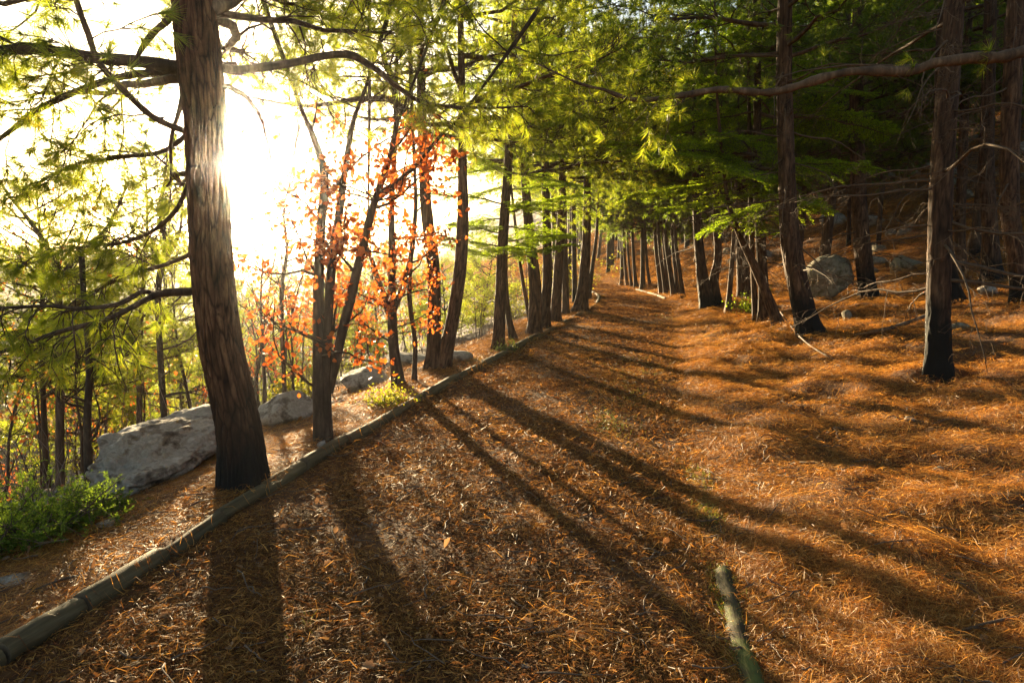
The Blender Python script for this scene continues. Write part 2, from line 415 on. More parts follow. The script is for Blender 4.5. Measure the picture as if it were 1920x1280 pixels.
def ground_mat():
    m, nt, out = new_mat('forest_floor')
    at = nt.nodes.new('ShaderNodeAttribute'); at.attribute_name = 'slope'
    vec = mapped(nt, (1, 1, 1)).outputs[0]
    n1 = noise_n(nt, vec, .8, 8, .7); n2 = noise_n(nt, vec, 22, 6, .75); n3 = noise_n(nt, vec, 3.5, 6, .65)
    needle = ramp(nt, [(.3, (.035, .014, .006)), (.5, (.115, .048, .017)), (.7, (.24, .105, .035))], math_n(nt, 'ADD', math_n(nt, 'MULTIPLY', n2.outputs[0], .7), math_n(nt, 'MULTIPLY', n3.outputs[0], .3))).outputs[0]
    scree = ramp(nt, [(.3, (.06, .035, .022)), (.5, (.15, .10, .075)), (.7, (.26, .21, .18))], math_n(nt, 'ADD', math_n(nt, 'MULTIPLY', n2.outputs[0], .5), math_n(nt, 'MULTIPLY', n3.outputs[0], .5))).outputs[0]
    k = ramp(nt, [(.35, (0, 0, 0)), (.65, (1, 1, 1))], math_n(nt, 'ADD', math_n(nt, 'MULTIPLY', at.outputs['Fac'], .8), math_n(nt, 'MULTIPLY', math_n(nt, 'SUBTRACT', n1.outputs[0], .4), .5))).outputs[0]
    c = mixc(nt, k, needle, scree)
    p = N_(nt, 'ShaderNodeBsdfPrincipled', Roughness=.9); p.inputs['Specular IOR Level'].default_value = .2
    nt.links.new(c, p.inputs['Base Color'])
    b = N_(nt, 'ShaderNodeBump', Strength=.8, Distance=.03); nt.links.new(n2.outputs[0], b.inputs['Height']); nt.links.new(b.outputs[0], p.inputs['Normal'])
    nt.links.new(p.outputs[0], out.inputs[0])
    return m
M['ground'] = ground_mat()
M['path'] = plain_mat('trodden_mulch', [(.3, (.035, .014, .006)), (.5, (.10, .042, .016)), (.7, (.18, .088, .034))], 16, .9, .8, .02, spec=.2)

# ------------------------------------------------------------------ ground and path
def build_ground():
    n = 430
    t = np.linspace(-1, 1, n)
    xs = 1.0 + 3.0 * np.sinh(6.1 * t)
    lo = -math.asinh(22 / 4.0) / 5.82
    t2 = np.linspace(lo, 1, n)
    ys = 6.0 + 4.0 * np.sinh(5.82 * t2)
    X, Y = np.meshgrid(xs, ys)
    Z = ground_z(X, Y)
    g = Geo()
    i = np.arange(n - 1)[:, None] * n; j = np.arange(n - 1)[None]
    a = i + j
    f = np.concatenate([np.stack([a, a + 1, a + n + 1], -1).reshape(-1, 3), np.stack([a, a + n + 1, a + n], -1).reshape(-1, 3)])
    g.add(np.stack([X, Y, Z], -1), f)
    me = g.mesh('ground', M['ground'])
    u = edge_l(Y) - X
    v = X - edge_r(Y)
    s = np.where(u > 0, sstep(.9, 2.2, u), sstep(11, 18, v) * .8)
    at = me.attributes.new('slope', 'FLOAT', 'POINT'); at.data.foreach_set('value', s.astype(np.float32).ravel())
    tag(obj('ground', me), kind='structure')

    ys = np.concatenate([np.arange(-8, 2, .25), np.arange(2, 12, .07), np.arange(12, 30, .2), np.arange(30, 90, .8)])
    k = 34
    w = np.linspace(0, 1, k)
    L = edge_l(ys) - .03; Rr = edge_r(ys) + .10
    X = L[:, None] + (Rr - L)[:, None] * w[None]; Y = np.repeat(ys[:, None], k, 1)
    Z = path_z(X, Y) - .05 * sstep(.0, .14, X - edge_r(Y) + .04)
    g = Geo(); i = np.arange(len(ys) - 1)[:, None] * k; j = np.arange(k - 1)[None]; a = i + j
    f = np.concatenate([np.stack([a, a + 1, a + k + 1], -1).reshape(-1, 3), np.stack([a, a + k + 1, a + k], -1).reshape(-1, 3)])
    g.add(np.stack([X, Y, Z], -1), f)
    tag(obj('path', g.mesh('path', M['path'])), kind='structure')
build_ground()

def build_haze():
    m, nt, out = new_mat('haze')
    pv = nt.nodes.new('ShaderNodeVolumePrincipled')
    pv.inputs['Color'].default_value = (.93, .92, .90, 1)
    pv.inputs['Density'].default_value = HAZE_DENSITY
    pv.inputs['Anisotropy'].default_value = HAZE_G
    nt.links.new(pv.outputs[0], out.inputs['Volume'])
    bm = bmesh.new(); bmesh.ops.create_cube(bm, size=1)
    me = bpy.data.meshes.new('haze'); bm.to_mesh(me); bm.free(); me.materials.append(m)
    tag(obj('haze', me, loc=(1, 340, 3), sc=(1360, 720, 40)), kind='stuff')
if HAZE_DENSITY > 0: build_haze()

# ------------------------------------------------------------------ woody growth and foliage
def unit(v): return v / max(np.linalg.norm(v), 1e-9)
def perp(d, rng):
    a = rng.normal(size=3); a -= d * a.dot(d); return unit(a)

def shoot(p, d, L, rng, n=5, wob=.25, droop=0.0, up=0.0):
    """a crooked shoot from p along d"""
    pts = [p]; d = unit(d); st = L / (n - 1)
    for i in range(n - 1):
        d = unit(d + rng.normal(size=3) * wob / math.sqrt(n) + np.array([0, 0, up - droop]) * (i + 1) / n)
        pts.append(pts[-1] + d * st)
    return np.array(pts)

def brush(g, segs, rng, n=34, length=.10, width=.0035, spread=(25, 65), m=0, grav=.15):
    """needle brushes around shoot ends; segs are (start, end) pairs"""
    if not segs: return
    A = np.array([s[0] for s in segs]); B = np.array([s[1] for s in segs]); K = len(A)
    D = B - A; Ls = np.linalg.norm(D, axis=1, keepdims=True); D = D / np.maximum(Ls, 1e-9)
    A = np.repeat(A, n, 0); D = np.repeat(D, n, 0); Ls = np.repeat(Ls, n, 0)
    t = rng.random((K * n, 1)) ** .7
    a = np.radians(rng.uniform(spread[0], spread[1], (K * n, 1)))
    q = rng.normal(size=(K * n, 3)); q -= D * (q * D).sum(1, keepdims=True); q /= np.linalg.norm(q, axis=1, keepdims=True)
    dirn = D * np.cos(a) + q * np.sin(a); dirn[:, 2] -= grav * rng.random(K * n)
    dirn /= np.linalg.norm(dirn, axis=1, keepdims=True)
    base = A + D * Ls * t
    tip = base + dirn * (length * rng.uniform(.65, 1.1, (K * n, 1)))
    side = np.cross(dirn, rng.normal(size=(K * n, 3))); side /= np.linalg.norm(side, axis=1, keepdims=True)
    V = np.stack([base - side * width / 2, base + side * width / 2, tip], 1)
    g.add(V, np.arange(K * n * 3).reshape(-1, 3), m, False)

def comb(g, segs, rng, n=26, length=.022, width=.006, m=0):
    """short fir needles set in two ranks along twigs"""
    if not segs: return
    A = np.array([s[0] for s in segs]); B = np.array([s[1] for s in segs]); K = len(A)
    D = B - A; Ls = np.linalg.norm(D, axis=1, keepdims=True); D = D / np.maximum(Ls, 1e-9)
    A = np.repeat(A, n, 0); D = np.repeat(D, n, 0); Ls = np.repeat(Ls, n, 0)
    t = rng.random((K * n, 1))
    S = np.cross(D, np.array([0, 0, 1.])); S /= np.maximum(np.linalg.norm(S, axis=1, keepdims=True), 1e-6)
    U = np.cross(S, D)
    sg = np.where(rng.random((K * n, 1)) < .5, -1, 1)
    el = rng.normal(.25, .35, (K * n, 1))
    dirn = S * sg * np.cos(el) + U * np.sin(el) + D * .7; dirn /= np.linalg.norm(dirn, axis=1, keepdims=True)
    base = A + D * Ls * t; tip = base + dirn * length * rng.uniform(.7, 1.2, (K * n, 1))
    side = np.cross(dirn, U + .4 * rng.normal(size=(K * n, 3))); side /= np.linalg.norm(side, axis=1, keepdims=True)
    mid = base + (tip - base) * .45
    V = np.stack([base, mid - side * width / 2, tip, mid + side * width / 2], 1)
    k = np.arange(K * n)[:, None] * 4
    g.add(V, np.concatenate([k + [0, 1, 2], k + [0, 2, 3]], 1).reshape(-1, 3), m, False)

def leaves(g, P, rng, size=.07, m=0, fold=.35, hang=.4):
    """folded leaf blades at points P"""
    n = len(P)
    d = rng.normal(size=(n, 3)); d[:, 2] -= hang; d /= np.linalg.norm(d, axis=1, keepdims=True)
    s = np.cross(d, rng.normal(size=(n, 3))); s /= np.linalg.norm(s, axis=1, keepdims=True); u = np.cross(s, d)
    L = size * rng.uniform(.6, 1.25, (n, 1)); W = L * .32
    f = fold * rng.uniform(-.2, 1, (n, 1))
    b = P; tip = P + d * L + u * L * rng.normal(0, .12, (n, 1))
    l1 = P + d * L * .3 - s * W * .7 + u * W * f; l2 = P + d * L * .65 - s * W + u * W * f
    r1 = P + d * L * .3 + s * W * .7 + u * W * f; r2 = P + d * L * .65 + s * W + u * W * f
    V = np.stack([b, l1, l2, tip, r2, r1], 1); k = np.arange(n)[:, None] * 6
    T = np.concatenate([k + [0, 3, 1], k + [1, 3, 2], k + [0, 5, 3], k + [5, 4, 3]], 1).reshape(-1, 3)
    g.add(V, T, m, False)

def dress(g, P, r0, rng, segs, step=.16, start=.15, sec=(.3, .8), tert=4, droop=.25, up=.1, flat=.5, r_min=.0022, sides=4, side_only=None, bare=.2):
    """side shoots and twigs along a main limb; the ends are gathered in segs for needles"""
    P = np.asarray(P); L = np.linalg.norm(np.diff(P, axis=0), axis=1).sum()
    c = np.concatenate([[0], np.cumsum(np.linalg.norm(np.diff(P, axis=0), axis=1))])
    s = start * L; sg = 1
    while s < L:
        p = np.array([np.interp(s, c, P[:, k]) for k in range(3)])
        p2 = np.array([np.interp(min(s + .05, L), c, P[:, k]) for k in range(3)]); p1 = np.array([np.interp(max(s - .05, 0), c, P[:, k]) for k in range(3)])
        t = unit(p2 - p1)
        S = np.cross(t, [0, 0, 1.]); S = unit(S) if np.linalg.norm(S) > .1 else perp(t, rng)
        q = unit(S * sg + rng.normal(size=3) * flat)
        a = rng.uniform(.6, 1.15)
        d = unit(t * math.cos(a) + q * math.sin(a))
        f = 1 - .55 * s / L
        ln = rng.uniform(*sec) * f
        Q = shoot(p, d, ln, rng, 6, .5, droop, up)
        rr = max(r0 * (1 - .75 * s / L) * .4, r_min)
        tube(g, Q, np.linspace(rr, r_min * .6, len(Q)), sides)
        if rng.random() > bare: segs.append((Q[-2], Q[-1]))
        for _ in range(tert):
            w = rng.uniform(.25, .95); i = min(int(w * 5), 4); b = Q[i] + (Q[i + 1] - Q[i]) * (w * 5 - i)
            dd = unit(unit(Q[i + 1] - Q[i]) + perp(unit(Q[i + 1] - Q[i]), rng) * .9)
            T = shoot(b, dd, ln * rng.uniform(.25, .55), rng, 4, .5, droop, up * 1.4)
            tube(g, T, np.linspace(max(rr * .5, r_min * .8), r_min * .5, len(T)), 3)
            if rng.random() > bare: segs.append((T[-2], T[-1]))
        sg = -sg; s += step * rng.uniform(.6, 1.4)

LIB = {}
def lib_pine(k, L, seed, needle=.11, n=30, width=.0065, mat='pine_needle', bare=.06, step=.085):
    rng = np.random.default_rng(seed)
    g = Geo(); segs = []
    x = np.linspace(0, L, 9)
    P = np.column_stack([x, np.cumsum(rng.normal(0, .035, 9)) * L, .10 * x - .09 * L * (x / L) ** 2 * 2 + .20 * L * (x / L) ** 3 + np.cumsum(rng.normal(0, .012, 9)) * L])
    P[0] = 0
    r0 = .016 * L
    tube(g, P, np.linspace(r0, .004, 9), 6)
    dress(g, P, r0, rng, segs, step=step, start=.28, sec=(.28 * L, .5 * L), tert=6, droop=.12, up=.22, bare=bare, r_min=.003)
    segs.append((P[-2], P[-1]))
    gn = Geo(); brush(gn, segs, rng, n, needle, width)
    LIB[k] = (g.mesh('pine_branch_wood', M['pine_bark']), gn.mesh('pine_branch_needles', M[mat]))
for i in range(4): lib_pine(f'pine{i}', 2.0 + .25 * i, 100 + i, n=42)
for i in range(4): lib_pine(f'pinef{i}', 1.9 + .25 * i, 140 + i, needle=.125, n=52, width=.0036, step=.10)
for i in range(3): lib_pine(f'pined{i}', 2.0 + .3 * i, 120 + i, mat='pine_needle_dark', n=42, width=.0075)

def lib_fir(k, L, seed):
    rng = np.random.default_rng(seed); g = Geo(); segs = []
    x = np.linspace(0, L, 9)
    P = np.column_stack([x, np.cumsum(rng.normal(0, .02, 9)) * L, -.10 * L * (x / L) ** 2 + np.cumsum(rng.normal(0, .008, 9)) * L]); P[0] = 0
    tube(g, P, np.linspace(.013 * L, .003, 9), 5)
    c = np.linspace(.14, .98, int(15 * L))
    for i, t in enumerate(c):
        for sg in (-1, 1):
            p = np.array([np.interp(t * L, x, P[:, q]) for q in range(3)])
            ln = (.52 * (1 - t) ** .8 + .10) * L * .62 * rng.uniform(.7, 1.15)
            d = np.array([.75, sg, rng.normal(-.05, .1)])
            Q = shoot(p, d, ln, rng, 5, .18, .12, 0); tube(g, Q, np.linspace(.004, .0015, 5), 3)
            for a in range(4): segs.append((Q[a], Q[a + 1]))
            for w in np.linspace(.25, .9, max(2, int(ln * 9))):
                for s2 in (-1, 1):
                    a = min(int(w * 4), 3); b = Q[a] + (Q[a + 1] - Q[a]) * (w * 4 - a); dq = unit(Q[a + 1] - Q[a])
                    d2 = unit(dq + np.cross(dq, [0, 0, 1]) * s2 * .9 + rng.normal(size=3) * .12)
                    T = np.array([b, b + d2 * ln * .30 * rng.uniform(.6, 1.2) * (1.1 - w * .6)]); segs.append((T[0], T[1]))
                    tube(g, T, np.array([.002, .001]), 3)
    gn = Geo(); comb(gn, segs, rng, 18, .032, .011)
    LIB[k] = (g.mesh('fir_branch_wood', M['twig']), gn.mesh('fir_branch_needles', M['fir_needle']))
for i in range(3): lib_fir(f'fir{i}', 1.5 + .3 * i, 200 + i)

def lib_dead(k, L, seed):
    rng = np.random.default_rng(seed); g = Geo(); segs = []
    P = shoot(np.zeros(3), np.array([1, 0, .05]), L, rng, 9, .35, .18, .05)
    tube(g, P, np.linspace(.011 * L ** .7, .003, 9), 5)
    dress(g, P, .010, rng, segs, step=.09 * L, start=.15, sec=(.22 * L, .5 * L), tert=4, droop=.22, up=.0, flat=.7, r_min=.0022)
    LIB[k] = (g.mesh('dead_branch_wood', M['dead_twig']), None)
for i in range(6): lib_dead(f'dead{i}', [1.0, 1.4, 1.8, 1.2, 2.2, .7][i], 300 + i)

def hang_branch(tree, kind, rng, p, az, tilt, sc, name='branch', needle_name='needles'):
    wood, ndl = LIB[kind]
    b = obj(name, wood, tree, tuple(p), (rng.uniform(-.35, .35), -tilt, az), sc)
    if ndl is not None: obj(needle_name, ndl, b)
    return b

def px_path(pts, y0=None, dys=None):
    """image polyline (px, py, width px) -> world points and radii; the first point stands on the ground unless y0 is given"""
    if y0 is None:
        b = hit(pts[0][0], pts[0][1]); y0 = b[1]; first = b
    else: first = None
    out, rad = [], []
    for i, p in enumerate(pts):
        y = y0 + (dys[i] if dys else 0)
        w = at_y(p[0], p[1], y)
        if i == 0 and first is not None: w = first
        out.append(w); rad.append(p[2] / 2 * y / F_PX)
    return np.array(out), np.array(rad)

def extend_up(P, rad, top, rng):
    """carry a trunk on past the frame to height top, thinning"""
    d = unit(P[-1] - P[-2]); pts = [P]; rs = [rad]; p = P[-1]; r = rad[-1]; z = p[2]
    z0 = z
    top = max(top, z0 + .4)
    while z < top - .3:
        d = unit(d + np.array([0, 0, .25]) + rng.normal(size=3) * .03)
        p = p + d * min(1.2, top - z + .05); z = p[2]
        pts.append(p[None]); rs.append(np.array([max(r * (1 - .8 * (z - z0) / (top - z0)), .02)]))
    return np.vstack(pts), np.concatenate(rs)

def on_trunk(P, z):
    return np.array([np.interp(z, P[:, 2], P[:, k]) for k in range(3)])

def conifer(name, label, stems, cat='tree', bark='pine_bark', foliage='pine', zmin=2.4, zmax=9.0, top=11.0, nb=18, sc=1.0, dead=0, dead_z=(.9, 3.0), seed=0, group=None,
            az_bias=None, sides=18, flare=.34, barkamp=.07, explicit=(), rows=12, dead_sc=1.0):
    rng = np.random.default_rng(seed)
    root = None; base = None; paths = []
    for si, st in enumerate(stems):
        P, rad = px_path(st) if base is None or si == 0 else px_path(st, y0=base[1] + .02)
        if si > 0: P[0] = base + (P[0] - base) * np.array([1, 0, 0]) + np.array([0, 0, .0])
        if base is None:
            base = P[0].copy(); root = thing(name, label, cat, base, group)
        P, rad = extend_up(P, rad, base[2] + top, rng)
        P = P - base
        P = np.vstack([P[0] + (P[0] - P[1]) * (.25 / max(np.linalg.norm(P[0] - P[1]), .01)), P]); rad = np.concatenate([[rad[0]], rad])
        g = Geo(); rad = rad * .9; pl = rad[1] * F_PX / max(base[1], 1) > 9
        trunk_geo(g, P, rad, 60 if pl else sides, .08 if pl else barkamp, flare, .2, seed * 3 + si, 26 if pl else rows, plates=15 if pl else 0)
        obj('trunk', g.mesh('trunk', M[bark + '_plated' if pl else bark]), root); paths.append(P)
    kinds = [k for k in LIB if k.rstrip('0123456789') == foliage]
    for (z, az, tilt, s) in explicit:
        hang_branch(root, kinds[int(rng.integers(len(kinds)))], rng, on_trunk(paths[0], z), az, tilt, s)
    if nb:
        zs = np.sort(zmin + (zmax - zmin) * ((np.arange(nb) + rng.random(nb)) / nb) ** 1.5)
        for i, z in enumerate(zs):
            P = paths[i % len(paths)]
            az = i * 2.4 + rng.uniform(-.4, .4) if az_bias is None else rng.normal(*az_bias)
            f = 1 - .45 * (z - zmin) / (zmax - zmin)
            hang_branch(root, kinds[int(rng.integers(len(kinds)))], rng, on_trunk(P, z), az, rng.uniform(-.1, .3), sc * f * rng.uniform(.75, 1.15))
    for i in range(dead):
        z = dead_z[0] + (dead_z[1] - dead_z[0]) * (i + rng.random()) / dead
        hang_branch(root, f'dead{int(rng.integers(6))}', rng, on_trunk(paths[0], z), rng.uniform(0, 6.28), rng.uniform(-.25, .15), dead_sc * rng.uniform(.6, 1.2), 'dead_branch')
    return root, paths, base

# ------------------------------------------------------------------ the big pine on the left
def big_pine():
    rng = np.random.default_rng(7)
    st = [(458, 905, 96), (447, 800, 90), (416, 650, 84), (398, 500, 80), (391, 350, 80), (383, 200, 81), (370, 80, 82), (361, -20, 80)]
    P, rad = px_path(st); rad = rad * .9; base = P[0].copy(); y0 = base[1]
    root = thing('pine_tree', 'thick leaning pine with furrowed bark beside the edging logs, sun behind its trunk', 'tree', base)
    P, rad = extend_up(P, rad, base[2] + 11, rng); P -= base
    P = np.vstack([P[0] + np.array([.04, 0, -.35]), P]); rad = np.concatenate([[rad[0] * 1.02], rad])
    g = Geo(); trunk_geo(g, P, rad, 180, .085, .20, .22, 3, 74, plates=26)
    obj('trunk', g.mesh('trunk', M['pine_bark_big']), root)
    def limb(pts, d0, d1, step=.09, sec=(.3, .8), tert=5, droop=.25, up=.1, bare=.12, n=40, start=.24, wob=.005, side=6):
        k = len(pts); q = []
        for i, p in enumerate(pts):
            y = y0 + d0 + (d1 - d0) * i / (k - 1)
            w = at_y(p[0], p[1], y); q.append([*(w - base), p[2] / 2 * y / F_PX])
        D = spline(q, 6 * k); w_ = rng.normal(size=(k, 3)) * wob * 3; D[1:-1, :3] += spline(w_, 6 * k)[1:-1]
        gg = Geo(); tube(gg, D[:, :3], D[:, 3] * (1 + .15 * (rng.random(len(D)) - .5)), 10)
        segs = []
        dress(gg, D[:, :3], float(D[:, 3].mean()), rng, segs, step=step, start=start, sec=sec, tert=tert, droop=droop, up=up, bare=bare, sides=4, r_min=.005)
        b = obj('branch', gg.mesh('branch', M['pine_bark']), root)
        if segs:
            gn = Geo(); brush(gn, segs, rng, int(n * 1.5), .13, .0036)
            obj('needles', gn.mesh('needles', M['pine_needle']), b)
    limb([(345, 132, 26), (250, 106, 22), (150, 95, 20), (60, 93, 19), (-20, 92, 18), (-160, 80, 14)], 0, -.3, step=.08)
    limb([(418, 128, 17), (540, 117, 14), (640, 111, 13), (700, 130, 11), (750, 165, 9), (800, 195, 7), (900, 206, 5), (990, 200, 3)], 0, 1.3, step=.07, sec=(.25, .7), start=.4, bare=.15, n=34)
    limb([(366, 256, 14), (300, 225, 12), (240, 180, 12), (190, 125, 11), (160, 60, 11), (143, 0, 10), (135, -90, 8)], 0, -.5, step=.10)
    limb([(422, 163, 11), (465, 180, 9), (492, 215, 8), (498, 260, 6), (512, 320, 3)], 0, .25, step=.12, sec=(.12, .35), bare=.8, tert=3)
    limb([(366, 545, 17), (310, 553, 15), (270, 570, 11), (200, 600, 10), (110, 620, 9), (20, 655, 7), (-100, 700, 4)], 0, -1.0, step=.07, sec=(.35, .8), droop=.75, up=0, tert=5, bare=.5, n=26)
    limb([(300, 555, 10), (270, 547, 9), (215, 575, 9), (150, 578, 8), (80, 568, 7), (0, 577, 6), (-100, 592, 4)], -.15, -.9, step=.07, sec=(.35, .75), droop=.7, up=0, tert=5, bare=.5, n=26)
    limb([(342, 2, 17), (302, 42, 13), (275, 82, 11), (264, 112, 8)], 0, -.1, step=.3, tert=1, bare=.6)
    limb([(398, 18, 25), (440, 0, 22), (520, -60, 18), (640, -130, 12)], 0, .4, step=.07)
    limb([(352, 140, 14), (250, 140, 13), (170, 160, 12), (80, 202, 11), (20, 247, 9), (-60, 310, 6)], .1, .3, step=.08, sec=(.3, .75))
    limb([(350, 150, 10), (338, 215, 9), (318, 270, 7), (312, 350, 4)], .15, .3, step=.1, sec=(.2, .5), bare=.5, start=.3)
    limb([(362, 330, 9), (320, 400, 8), (240, 450, 7), (130, 470, 5), (30, 500, 3)], .1, .6, step=.09, sec=(.3, .6), bare=.15, droop=.45)
    limb([(360, 240, 10), (300, 285, 9), (210, 300, 8), (110, 320, 6), (20, 370, 4)], .2, 1.0, step=.07, sec=(.3, .6), bare=.05, droop=.35)
    limb([(366, 470, 9), (300, 500, 8), (210, 530, 7), (110, 600, 5)], .1, .7, step=.09, sec=(.3, .6), bare=.15, droop=.5)
    for i, (z, az, tl, sc) in enumerate([(2.2, 125, .0, .9), (2.7, 150, .1, 1.0), (3.1, 110, .2, 1.0), (3.3, 165, .2, 1.0), (3.4, 60, .1, .8), (3.1, 40, .15, .8), (3.5, 20, .1, .9), (3.6, 80, .2, .9), (2.8, 75, .3, .7)]):
        hang_branch(root, f'pinef{i % 4}', rng, on_trunk(P, z), R(az), tl - .15, sc)
    for i in range(10):
        hang_branch(root, f'pine{i % 4}', rng, on_trunk(P, 3.9 + i * .6), i * 2.4 + 1, rng.uniform(0, .3), rng.uniform(.8, 1.1))
big_pine()

# ------------------------------------------------------------------ pines and firs beside the path
conifer('pine_tree', 'double trunked pine leaning apart beside the edging logs, left of the path', [
    [(812, 692, 30), (814, 600, 28), (812, 500, 26), (800, 400, 24), (794, 300, 21), (790, 180, 18), (788, 60, 16)],
    [(830, 690, 28), (850, 590, 26), (863, 500, 26), (868, 400, 23), (867, 300, 18), (866, 180, 15), (864, 60, 13)]],
    zmin=3.2, nb=34, sc=1.15, seed=11, sides=30, rows=16)
conifer('fir_tree', 'slender fir with layered lit yellow green sprays standing left of the path', [
    [(934, 655, 25), (938, 560, 23), (943, 450, 21), (952, 320, 18), (958, 200, 15)]], foliage='fir', zmin=1.5, zmax=7, nb=40, sc=.75, seed=12, top=9)
conifer('pine_tree', 'reddish trunked pine, nearest of the close row by the bend of the edging logs', [
    [(1001, 626, 27), (1003, 540, 25), (994, 450, 22), (986, 350, 18), (982, 200, 15)]], zmin=3.1, nb=20, sc=1.15, seed=13)
conifer('pine_tree', 'straight rough barked pine touching the shoulder of the reddish trunked pine', [
    [(1019, 616, 23), (1026, 520, 20), (1025, 430, 18), (1022, 300, 15)]], zmin=3.3, nb=18, sc=1.15, seed=14)
conifer('pine_tree', 'dark straight pine, third of the close row left of the path bend', [
    [(1041, 604, 21), (1047, 500, 19), (1052, 420, 17), (1055, 300, 15)]], zmin=3.4, nb=18, sc=1.2, seed=15)
conifer('pine_tree', 'pale brown slim pine standing back behind the close row', [
    [(1061, 590, 15), (1060, 500, 13), (1058, 430, 12), (1056, 300, 10)]], zmin=3.6, nb=12, sc=1.2, seed=16)
conifer('pine_tree', 'sunlit pine curving out of the ground at the bend of the edging logs', [
    [(1088, 583, 30), (1095, 520, 23), (1100, 440, 18), (1101, 350, 15), (1098, 250, 13)]], zmin=3.5, nb=22, sc=1.3, seed=17, sides=26)
conifer('pine_tree', 'thin leaning young pine right behind the sunlit curved pine', [
    [(1103, 563, 11), (1112, 490, 8), (1119, 430, 6), (1122, 330, 5)]], zmin=2.8, nb=10, sc=1.0, seed=18, top=7, sides=12)
conifer('pine_tree', 'thin grey pole pine leaning left against the close row', [
    [(997, 622, 8), (986, 560, 8), (976, 500, 7), (966, 420, 6)]], zmin=3, nb=4, sc=.6, seed=19, top=6, sides=10)
conifer('pine_tree', 'short dark leaning trunk between the fir and the close row', [
    [(964, 638, 14), (953, 590, 12), (948, 520, 9), (950, 420, 7)]], zmin=2.4, nb=6, sc=.8, seed=20, top=6, sides=12)

# right side
conifer('pine_tree', 'nearest pine right of the path, black scorched foot and bare dead branches', [
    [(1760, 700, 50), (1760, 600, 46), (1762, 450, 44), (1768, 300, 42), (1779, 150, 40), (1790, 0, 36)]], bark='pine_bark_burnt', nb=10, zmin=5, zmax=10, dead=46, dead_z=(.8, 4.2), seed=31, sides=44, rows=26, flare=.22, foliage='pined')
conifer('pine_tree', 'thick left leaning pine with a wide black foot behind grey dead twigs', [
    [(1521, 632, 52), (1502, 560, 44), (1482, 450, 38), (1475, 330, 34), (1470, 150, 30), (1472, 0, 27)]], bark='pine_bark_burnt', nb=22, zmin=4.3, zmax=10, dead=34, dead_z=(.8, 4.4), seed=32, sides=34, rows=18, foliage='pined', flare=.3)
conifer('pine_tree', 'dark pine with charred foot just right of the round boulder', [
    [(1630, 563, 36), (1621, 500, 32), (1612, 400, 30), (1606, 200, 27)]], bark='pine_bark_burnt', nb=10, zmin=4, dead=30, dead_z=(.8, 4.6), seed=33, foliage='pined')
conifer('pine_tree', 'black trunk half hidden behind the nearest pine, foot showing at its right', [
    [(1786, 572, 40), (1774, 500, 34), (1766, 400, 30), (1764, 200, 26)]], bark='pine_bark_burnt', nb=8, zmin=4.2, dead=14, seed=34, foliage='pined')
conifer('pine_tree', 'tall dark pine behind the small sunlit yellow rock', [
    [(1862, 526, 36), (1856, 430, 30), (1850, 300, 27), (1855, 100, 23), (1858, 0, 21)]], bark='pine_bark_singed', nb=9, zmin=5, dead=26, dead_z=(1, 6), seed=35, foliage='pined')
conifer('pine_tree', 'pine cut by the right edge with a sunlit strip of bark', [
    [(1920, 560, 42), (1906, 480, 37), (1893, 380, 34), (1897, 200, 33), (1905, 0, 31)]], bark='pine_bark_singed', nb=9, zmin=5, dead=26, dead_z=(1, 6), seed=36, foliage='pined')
conifer('pine_tree', 'slim dark pine upslope between the nearest pine and the yellow rock', [
    [(1801, 514, 23), (1800, 420, 20), (1805, 300, 18), (1812, 100, 16)]], nb=8, zmin=5, dead=18, dead_z=(1, 6), seed=37, foliage='pined')
conifer('pine_tree', 'two stemmed pine forking at its foot by the right edge of the path', [
    [(1328, 580, 32), (1317, 520, 24), (1308, 430, 18), (1305, 330, 16), (1303, 200, 13)],
    [(1344, 579, 26), (1338, 530, 20), (1346, 480, 16), (1343, 400, 14), (1346, 300, 12)]], bark='pine_bark_singed', nb=30, zmin=3.4, sc=1.2, dead=10, seed=38, foliage='pined')
conifer('pine_tree', 'slim pale stem just right of the two stemmed pine', [
    [(1365, 586, 12), (1371, 510, 10), (1376, 440, 9), (1380, 330, 7)]], nb=6, zmin=3, sc=.8, dead=8, seed=39, top=7, sides=12, foliage='pined')
conifer('pine_tree', 'broad dark pine behind the slim pale stem', [
    [(1396, 562, 27), (1392, 480, 25), (1390, 400, 23), (1388, 250, 20)]], nb=30, zmin=3.0, dead=12, seed=40, foliage='pined', sc=1.2)
conifer('fir_tree', 'fir with a bright lit green spray reaching left over the path edge', [
    [(1435, 607, 26), (1430, 520, 22), (1425, 420, 20), (1420, 300, 17), (1420, 120, 14)]], foliage='fir', nb=22, zmin=4.0, zmax=8, sc=1.25, seed=41, top=9, dead=12, dead_z=(.8, 2.6),
    explicit=[(2.5, 3.5, -.10, 1.3), (2.75, 3.1, -.05, 1.45), (2.35, 3.95, -.18, 1.15), (2.95, 4.35, -.05, 1.35), (3.1, 3.7, .08, 1.45), (2.6, 4.75, -.1, 1.2), (3.25, 3.3, .12, 1.4), (2.85, 2.75, -.05, 1.2), (3.3, 4.1, .15, 1.3), (2.3, 4.5, -.2, 1.0), (2.45, 5.2, -.12, 1.1), (3.0, 5.0, .0, 1.3)])
conifer('pine_tree', 'bent trunk leaning left in front of the spray bearing fir', [
    [(1461, 613, 21), (1441, 560, 20), (1415, 500, 17), (1386, 440, 12), (1366, 380, 9), (1355, 300, 7)]], nb=3, zmin=4.6, sc=.7, dead=8, dead_z=(.7, 2.5), seed=42, top=6.5, sides=16, foliage='pined')
conifer('pine_tree', 'thin dark stem close left of the spray bearing fir', [
    [(1417, 602, 13), (1412, 500, 11), (1408, 400, 10), (1405, 250, 8)]], nb=5, zmin=3.6, sc=.9, dead=8, seed=43, top=8, sides=12, foliage='pined')

